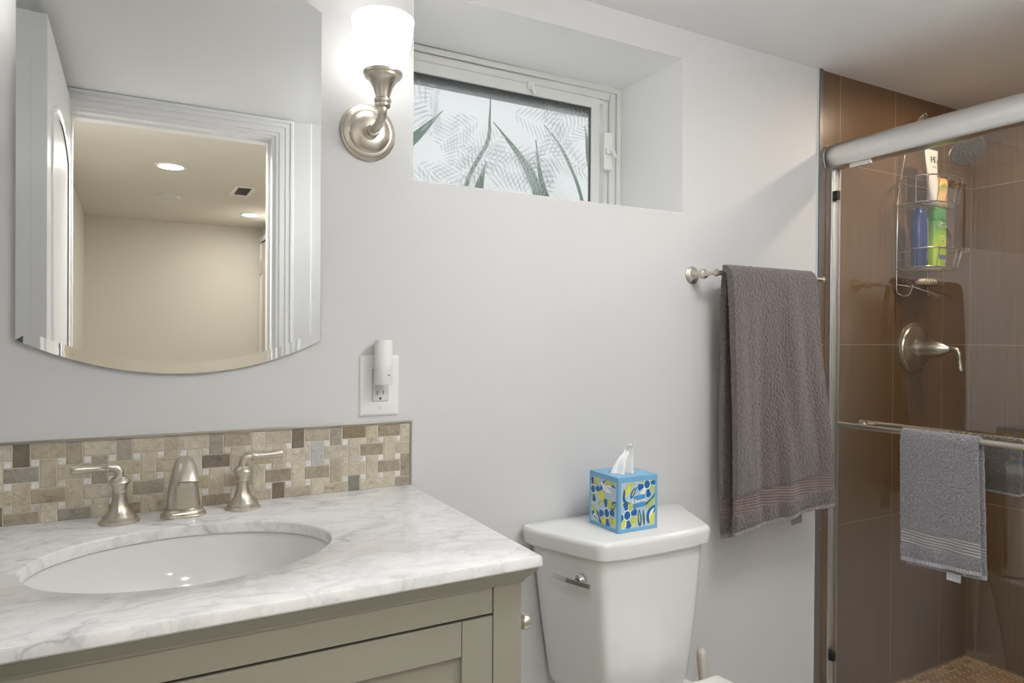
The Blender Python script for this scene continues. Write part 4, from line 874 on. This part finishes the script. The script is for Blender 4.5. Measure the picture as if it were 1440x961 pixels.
tag(tw3, 'dark grey-brown washcloth on the inner shower door rail, behind the hand towel', 'washcloth')

# shower floor
struct(box(1.95, XR, DW, 0.0, -0.05, 0.026).build('floor_shower', M['fgrout']))
fm = bpy.data.objects.new('floor_shower_mosaic', None); COL.objects.link(fm); struct(fm, 'tan stone mosaic shower floor with small white dots')
rs2 = random.Random(9)
mosaic(fm, 'mosaic_tiles', M['floorstone'], 1.95, XR, -1.36, -0.0, 2.0, 0.0, 0.028, 0.0186, 0.0094, 0.0008, lambda a, c: srgb(*rs2.choice([(190, 156, 118), (178, 144, 108), (198, 168, 130), (164, 132, 98)])), lambda: srgb(222, 206, 178), lambda x, z, k: (x, z, 0.026+0.002*k))

# shower valve
vx, vz = 2.346, 1.160
t = thing('shower_valve', 'brushed nickel round shower valve with a lever on the brown tile', 'shower valve', (vx, 0, vz))
P(t, MB().lathe([(0.088, 0), (0.088, 0.003), (0.084, 0.006), (0.080, 0.007), (0.077, 0.011), (0.072, 0.012), (0.068, 0.0155), (0.060, 0.017), (0.057, 0.019), (0.03, 0.022), (0.0, 0.022)], (vx, 0, vz), (0, -1, 0), 64, cap=False), 'escutcheon', M['nickel'], smooth=True)
P(t, MB().lathe([(0.036, 0.02), (0.036, 0.028), (0.033, 0.032), (0.032, 0.050), (0.030, 0.070), (0.025, 0.090), (0.017, 0.106), (0.010, 0.114), (0.008, 0.120), (0, 0.121)], (vx, 0, vz), (0, -1, 0), 40, cap=False), 'hub', M['nickel'], smooth=True)
P(t, MB().tube([(vx, -0.112, vz), (vx, -0.128, vz+0.003), (vx, -0.142, vz-0.002), (vx, -0.147, vz-0.012), (vx, -0.148, vz-0.020), (vx, -0.149, vz-0.026), (vx, -0.151, vz-0.045), (vx, -0.153, vz-0.062), (vx, -0.154, vz-0.070), (vx, -0.154, vz-0.073)], [0.0065, 0.007, 0.0075, 0.0075, 0.0085, 0.006, 0.0065, 0.0085, 0.0085, 0.004], 16), 'lever', M['nickel'], smooth=True)

# shower arm and head
ax, az = 2.385, 1.932
t = thing('shower', 'round shower head on an arm, partly behind the shower door header', 'shower head', (ax, 0, az))
P(t, MB().lathe([(0.032, 0), (0.032, 0.003), (0.026, 0.009), (0.014, 0.014), (0.012, 0.018)], (ax, 0, az), (0, -1, 0), 36), 'flange', M['nickel'], smooth=True)
P(t, MB().tube([(ax, -0.005, az), (ax, -0.05, az+0.004), (ax, -0.085, az-0.008), (ax, -0.115, az-0.045), (ax-0.002, -0.130, az-0.075)], 0.0095, 16), 'arm', M['nickel'], smooth=True)
hc, hn = Vector((ax-0.008, -0.150, az-0.122)), Vector((-0.25, -0.62, -0.74)).normalized()
hd_ = hc-hn*0.052
P(t, MB().lathe([(0.012, 0), (0.015, 0.008), (0.015, 0.018), (0.022, 0.026), (0.040, 0.036), (0.054, 0.044), (0.057, 0.050), (0.056, 0.055)], hd_, hn, 48), 'spray_head', M['nickel'], smooth=True)
fb = MB(); q = Vector((0, 0, 1)).rotation_difference(hn); fb.lathe([(0.052, 0.0555), (0.0515, 0.0565), (0, 0.0575)], hd_, hn, 40, cap=False)
for rr2, nn2 in ((0.012, 6), (0.024, 12), (0.036, 18), (0.046, 24)):
    for k in range(nn2):
        c = hd_+hn*0.057+q @ Vector((rr2*math.cos(2*PI*k/nn2), rr2*math.sin(2*PI*k/nn2), 0)); fb.lathe([(0.0018, 0), (0.0012, 0.0022)], c, hn, 8)
P(t, fb, 'nozzle_face', M['shgrey'])

# shower caddy of bent wire
cd = thing('shower_caddy', 'steel wire shower caddy with two baskets and a soap tray hanging in the shower', 'shower caddy', (2.32, -0.02, 1.33))
CXa, CXb = 2.228, 2.405; r0 = 0.0026
b = MB()
xm = (CXa+CXb)/2
b.tube([(xm-0.004, -0.045, 1.943), (xm-0.012, -0.034, 1.933), (CXa+0.065, -0.022, 1.90), (CXa+0.03, -0.014, 1.80), (CXa+0.004, -0.010, 1.66), (CXa, -0.010, 1.50), (CXa, -0.010, 1.36), (CXa+0.002, -0.012, 1.343), (CXa+0.008, -0.030, 1.333), (CXa+0.010, -0.046, 1.338), (CXa+0.010, -0.054, 1.350), (CXa+0.010, -0.056, 1.362)], r0, 10)
b.tube([(xm+0.012, -0.045, 1.943), (xm+0.030, -0.034, 1.933), (CXb-0.04, -0.022, 1.90), (CXb-0.02, -0.014, 1.80), (CXb-0.003, -0.010, 1.66), (CXb, -0.010, 1.50), (CXb, -0.010, 1.36), (CXb, -0.012, 1.343), (CXb, -0.030, 1.333), (CXb, -0.046, 1.338), (CXb, -0.054, 1.350)], r0, 10)
b.tube([(xm-0.004, -0.045, 1.943), (xm+0.004, -0.047, 1.950), (xm+0.012, -0.045, 1.943)], r0, 10)
for z in (1.70, 1.455): b.tube([(CXa, -0.010, z), (CXb, -0.010, z)], r0*0.8, 8)
P(cd, b, 'frame', M['steelwire'], smooth=True)
P(cd, MB().lathe([(0.0, -0.006), (0.004, -0.0045), (0.006, 0), (0.004, 0.0045), (0, 0.006)], (CXa+0.010, -0.057, 1.366), n=16, cap=False), 'hook_ball', M['steelwire'], smooth=True)
def basket(z0, z1, x0, x1, dep, name, n=13, hooks=False):
    b = MB()
    def outl(z, k):      # D-shaped: straight back, bowed front
        cx_ = (x0+x1)/2; f_ = 1-0.10*(1-k); C4 = [(2.228, -.012), (2.196, -.045), (2.176, -.085), (2.180, -.120), (2.205, -.145), (2.245, -.155), (2.290, -.158), (2.330, -.156), (2.365, -.148), (2.392, -.128), (2.405, -.095), (2.410, -.055), (2.405, -.012)]
        pts = []
        for i in range(len(C4)-1):
            for s_ in (0, 0.5): pts.append(tuple(C4[i][q]+(C4[i+1][q]-C4[i][q])*s_ for q in (0, 1)))
        pts.append(C4[-1]); return [(cx_+(x-cx_)*f_, y*f_ if y < -.02 else y, z) for x, y in pts]
    b.tube(outl(z1, 1), 0.0026, 8, closed=True); bt = outl(z0, 0); b.tube(bt, 0.0022, 8, closed=True)
    tp2 = outl(z1, 1)
    for i in range(1, len(bt)-1, 2): b.tube([tp2[i], bt[i]] + ([(bt[i][0], -0.012, z0)] if bt[i][0] > 2.20 else []), 0.0017, 6)
    for yy in (-0.05, -0.09): b.tube([(x0+0.015, yy, z0-0.001), (x1-0.015, yy, z0-0.001)], 0.0012, 6)
    if hooks:
        for dx in (0.0, 0.014): b.tube([(x1-0.02+dx, -dep+0.03, z1), (x1+0.010+dx, -dep+0.022, z1+0.002), (x1+0.022+dx, -dep+0.02, z1+0.008), (x1+0.024+dx, -dep+0.02, z1+0.020)], 0.0018, 8)
    P(cd, b, name, M['steelwire'], smooth=True)
basket(1.632, 1.712, 2.222, 2.452, 0.125, 'basket'); basket(1.425, 1.482, 2.222, 2.440, 0.125, 'basket', hooks=True)
b = MB(); z = 1.372
b.tube([(CXa, -0.010, 1.374), (CXa+0.02, -0.06, 1.362), (CXa+0.075, -0.105, 1.335), (CXa+0.13, -0.12, 1.325), (2.375, -0.118, 1.325), (2.380, -0.110, 1.330), (CXb, -0.05, 1.35), (CXb, -0.010, 1.374)], 0.0022, 8)
b.tube([(2.262, -0.02, 1.392), (2.262, -0.085, 1.392), (2.385, -0.085, 1.392), (2.385, -0.02, 1.392)], 0.0018, 8, closed=True)
for i in range(9): x = 2.268+i*0.014; b.tube([(x, -0.02, 1.392), (x, -0.025, 1.372), (x, -0.080, 1.372), (x, -0.085, 1.392)], 0.0011, 6)
P(cd, b, 'soap_tray', M['steelwire'], smooth=True)
def bottle(name, label, x, y, z, secs, m, cat='bottle', rot=0):
    t = thing(name, label, cat, (x, y, z)); b = MB(); rings = []
    for hx, hy, h in secs: rings.append([(x+px*math.cos(rot)-py*math.sin(rot), y+px*math.sin(rot)+py*math.cos(rot), z+h) for px, py in rrect(hx, hy, min(hx, hy)*0.85, 8)])
    b.loft(rings); P(t, b, 'body', m, smooth=True); return t
# green shampoo bottle, blue bottle on the lower basket; white tube and orange bottle above
GM = mat('green_bottle_plastic', srgb(120, 176, 66), 0.3)
tt_, bb_ = nt(GM); tc = node(tt_, 'ShaderNodeTexCoord'); spx = node(tt_, 'ShaderNodeSeparateXYZ'); tt_.links.new(tc.outputs['Object'], spx.inputs[0])
rpx = ramp(tt_, [(0.0, srgb(186, 214, 40)), (0.08, srgb(168, 206, 48)), (0.16, srgb(78, 158, 74))]); tt_.links.new(spx.outputs['Z'], rpx.inputs[0]); tt_.links.new(rpx.outputs[0], bb_.inputs['Base Color'])
gx, gy, gz = 2.352, -0.068, 1.4285
t = bottle('shampoo_bottle', 'green shampoo bottle with white lettering in the lower caddy basket', gx, gy, gz, [(.030, .018, 0), (.034, .021, .004), (.034, .021, .10), (.0335, .021, .15), (.032, .020, .158)], GM)
P(t, (lambda b: (b.loft([[(gx+px, gy+py, gz+h) for px, py in rrect(hx, hy, min(hx, hy)*.85, 8)] for hx, hy, h in ((.0325, .0205, .159), (.0335, .021, .163), (.0325, .020, .196), (.030, .018, .201))]), b)[1])(MB()), 'cap', mat('green_cap', srgb(84, 160, 84), 0.25), smooth=True)
WH = mat('white_print', srgb(240, 244, 236), 0.5)
lt = MB()
for txt, sz, dz in (('Garnier', 0.010, 0.150), ('FRUCTIS', 0.0125, 0.139)):
    vs, fs = text_mesh(txt, sz, 0, 0.0003); lt.add([(gx+x, gy-0.0213, gz+dz+y) for x, y, z in vs], fs)
P(t, lt, 'lettering', WH, recalc=False)
def disc(cx, cz, r, y, n=24): return [(cx+r*math.cos(2*PI*k/n), y, cz+r*math.sin(2*PI*k/n)) for k in range(n)]
b = MB(); b.add(disc(gx, gz+0.090, 0.019, gy-0.0213), [tuple(range(24))], 0); b.add(disc(gx, gz+0.090, 0.015, gy-0.0214), [tuple(range(24))], 1)
for k in range(8):
    a = 2*PI*k/8; b.add([(gx+0.003*math.cos(a), gy-0.0215, gz+0.09+0.003*math.sin(a)), (gx+0.013*math.cos(a-.28), gy-0.0215, gz+0.09+0.013*math.sin(a-.28)), (gx+0.013*math.cos(a+.28), gy-0.0215, gz+0.09+0.013*math.sin(a+.28))], [(0, 1, 2)], 0)
bs_ = MB(); bs_.add([(gx-.022, gy-.0214, gz+.030), (gx+.024, gy-.0214, gz+.030), (gx+.024, gy-.0214, gz+.044), (gx-.022, gy-.0214, gz+.044)], [(0, 1, 2, 3)], 0)
P(t, bs_, 'printed_strip', mat('navy_print', srgb(90, 110, 140), 0.5), recalc=False)
P(t, b, 'fruit_emblem', [mat('lime_print', srgb(214, 222, 70), 0.5), mat('green_print', srgb(120, 170, 40), 0.5)], recalc=False)
BL = mat('blue_bottle_plastic', srgb(40, 58, 128), 0.22)
t = bottle('conditioner_bottle', 'dark blue bottle left of the green one in the lower caddy basket', 2.268, -0.062, 1.4285, [(.024, .016, 0), (.027, .019, .004), (.027, .019, .12), (.025, .018, .165), (.020, .014, .188), (.012, .009, .196)], BL)
P(t, (lambda b: (b.tube([(2.280, -0.079, 1.450), (2.282, -0.080, 1.52), (2.281, -0.079, 1.59)], 0.0022, 8), b)[1])(MB()), 'pale_stripe', mat('pale_blue_stripe', srgb(130, 170, 214), 0.3), smooth=True)
OR = mat('orange_cream_label', srgb(232, 150, 70), 0.35); tt_, bb_ = nt(OR)
tc = node(tt_, 'ShaderNodeTexCoord'); spx = node(tt_, 'ShaderNodeSeparateXYZ'); tt_.links.new(tc.outputs['Object'], spx.inputs[0])
wv = node(tt_, 'ShaderNodeTexNoise'); wv.inputs['Scale'].default_value = 18; tt_.links.new(tc.outputs['Object'], wv.inputs['Vector'])
adx = node(tt_, 'ShaderNodeMath', operation='MULTIPLY_ADD'); adx.inputs[1].default_value = 0.05; tt_.links.new(wv.outputs[0], adx.inputs[0]); tt_.links.new(spx.outputs['Z'], adx.inputs[2])
rpx = ramp(tt_, [(0.0, srgb(240, 205, 140)), (0.06, srgb(236, 190, 120)), (0.085, srgb(150, 160, 70)), (0.095, srgb(244, 214, 160)), (0.12, srgb(236, 140, 50))]); tt_.links.new(adx.outputs[0], rpx.inputs[0]); tt_.links.new(rpx.outputs[0], bb_.inputs['Base Color'])
bottle('lotion_bottle', 'orange and cream bottle beside the white tube in the upper caddy basket', 2.368, -0.066, 1.635, [(.026, .017, 0), (.028, .019, .003), (.028, .019, .088), (.025, .016, .094)], OR)
t = thing('cream_tube', 'white tube with dark lettering standing in the upper caddy basket', 'tube', (2.318, -0.068, 1.636)); b = MB(); rings = []
tz, tx, ty = 1.636, 2.318, -0.075
for s in range(9):
    k = s/8; hx = 0.017+0.021*k; hy = 0.016*(1-k)+0.0012; rings.append([(tx+hx*math.cos(2*PI*i/32)-0.012*k, ty+hy*math.sin(2*PI*i/32), tz+0.012+0.170*k) for i in range(32)])
b.loft(rings); P(t, b, 'body', mat('white_tube_plastic', srgb(226, 226, 226), 0.35), smooth=True)
P(t, MB().lathe([(0.013, 0), (0.014, 0.002), (0.014, 0.011), (0.013, 0.012)], (tx, ty, tz), n=28), 'cap', mat('pale_cap', srgb(206, 206, 204), 0.35), smooth=True)
lt = MB(); vs, fs = text_mesh('S\u00b7I', 0.030, 0, 0.0004); 
lt.add([(tx-0.010-x*0.9, ty-0.0058-0.03*0, tz+0.150-y) for x, y, z in vs], fs)
vs, fs = text_mesh('SPF 30', 0.008); lt.add([(tx-0.008-x, ty-0.0085, tz+0.125-y) for x, y, z in vs], fs)
P(t, lt, 'lettering', M['dark'], recalc=False)
b = MB(); b.loft([[(2.325+hx*math.cos(2*PI*i/32), -0.052+hy*math.sin(2*PI*i/32), 1.3735+h) for i in range(32)] for hx, hy, h in ((.030, .018, 0), (.040, .025, .004), (.043, .027, .010), (.040, .024, .017), (.028, .015, .021), (.01, .006, .022))])
tag(b.build('soap_bar', mat('cream_soap', srgb(236, 224, 200), 0.4), smooth=True), 'pale oval soap bar on the bottom tray of the shower caddy', 'soap')
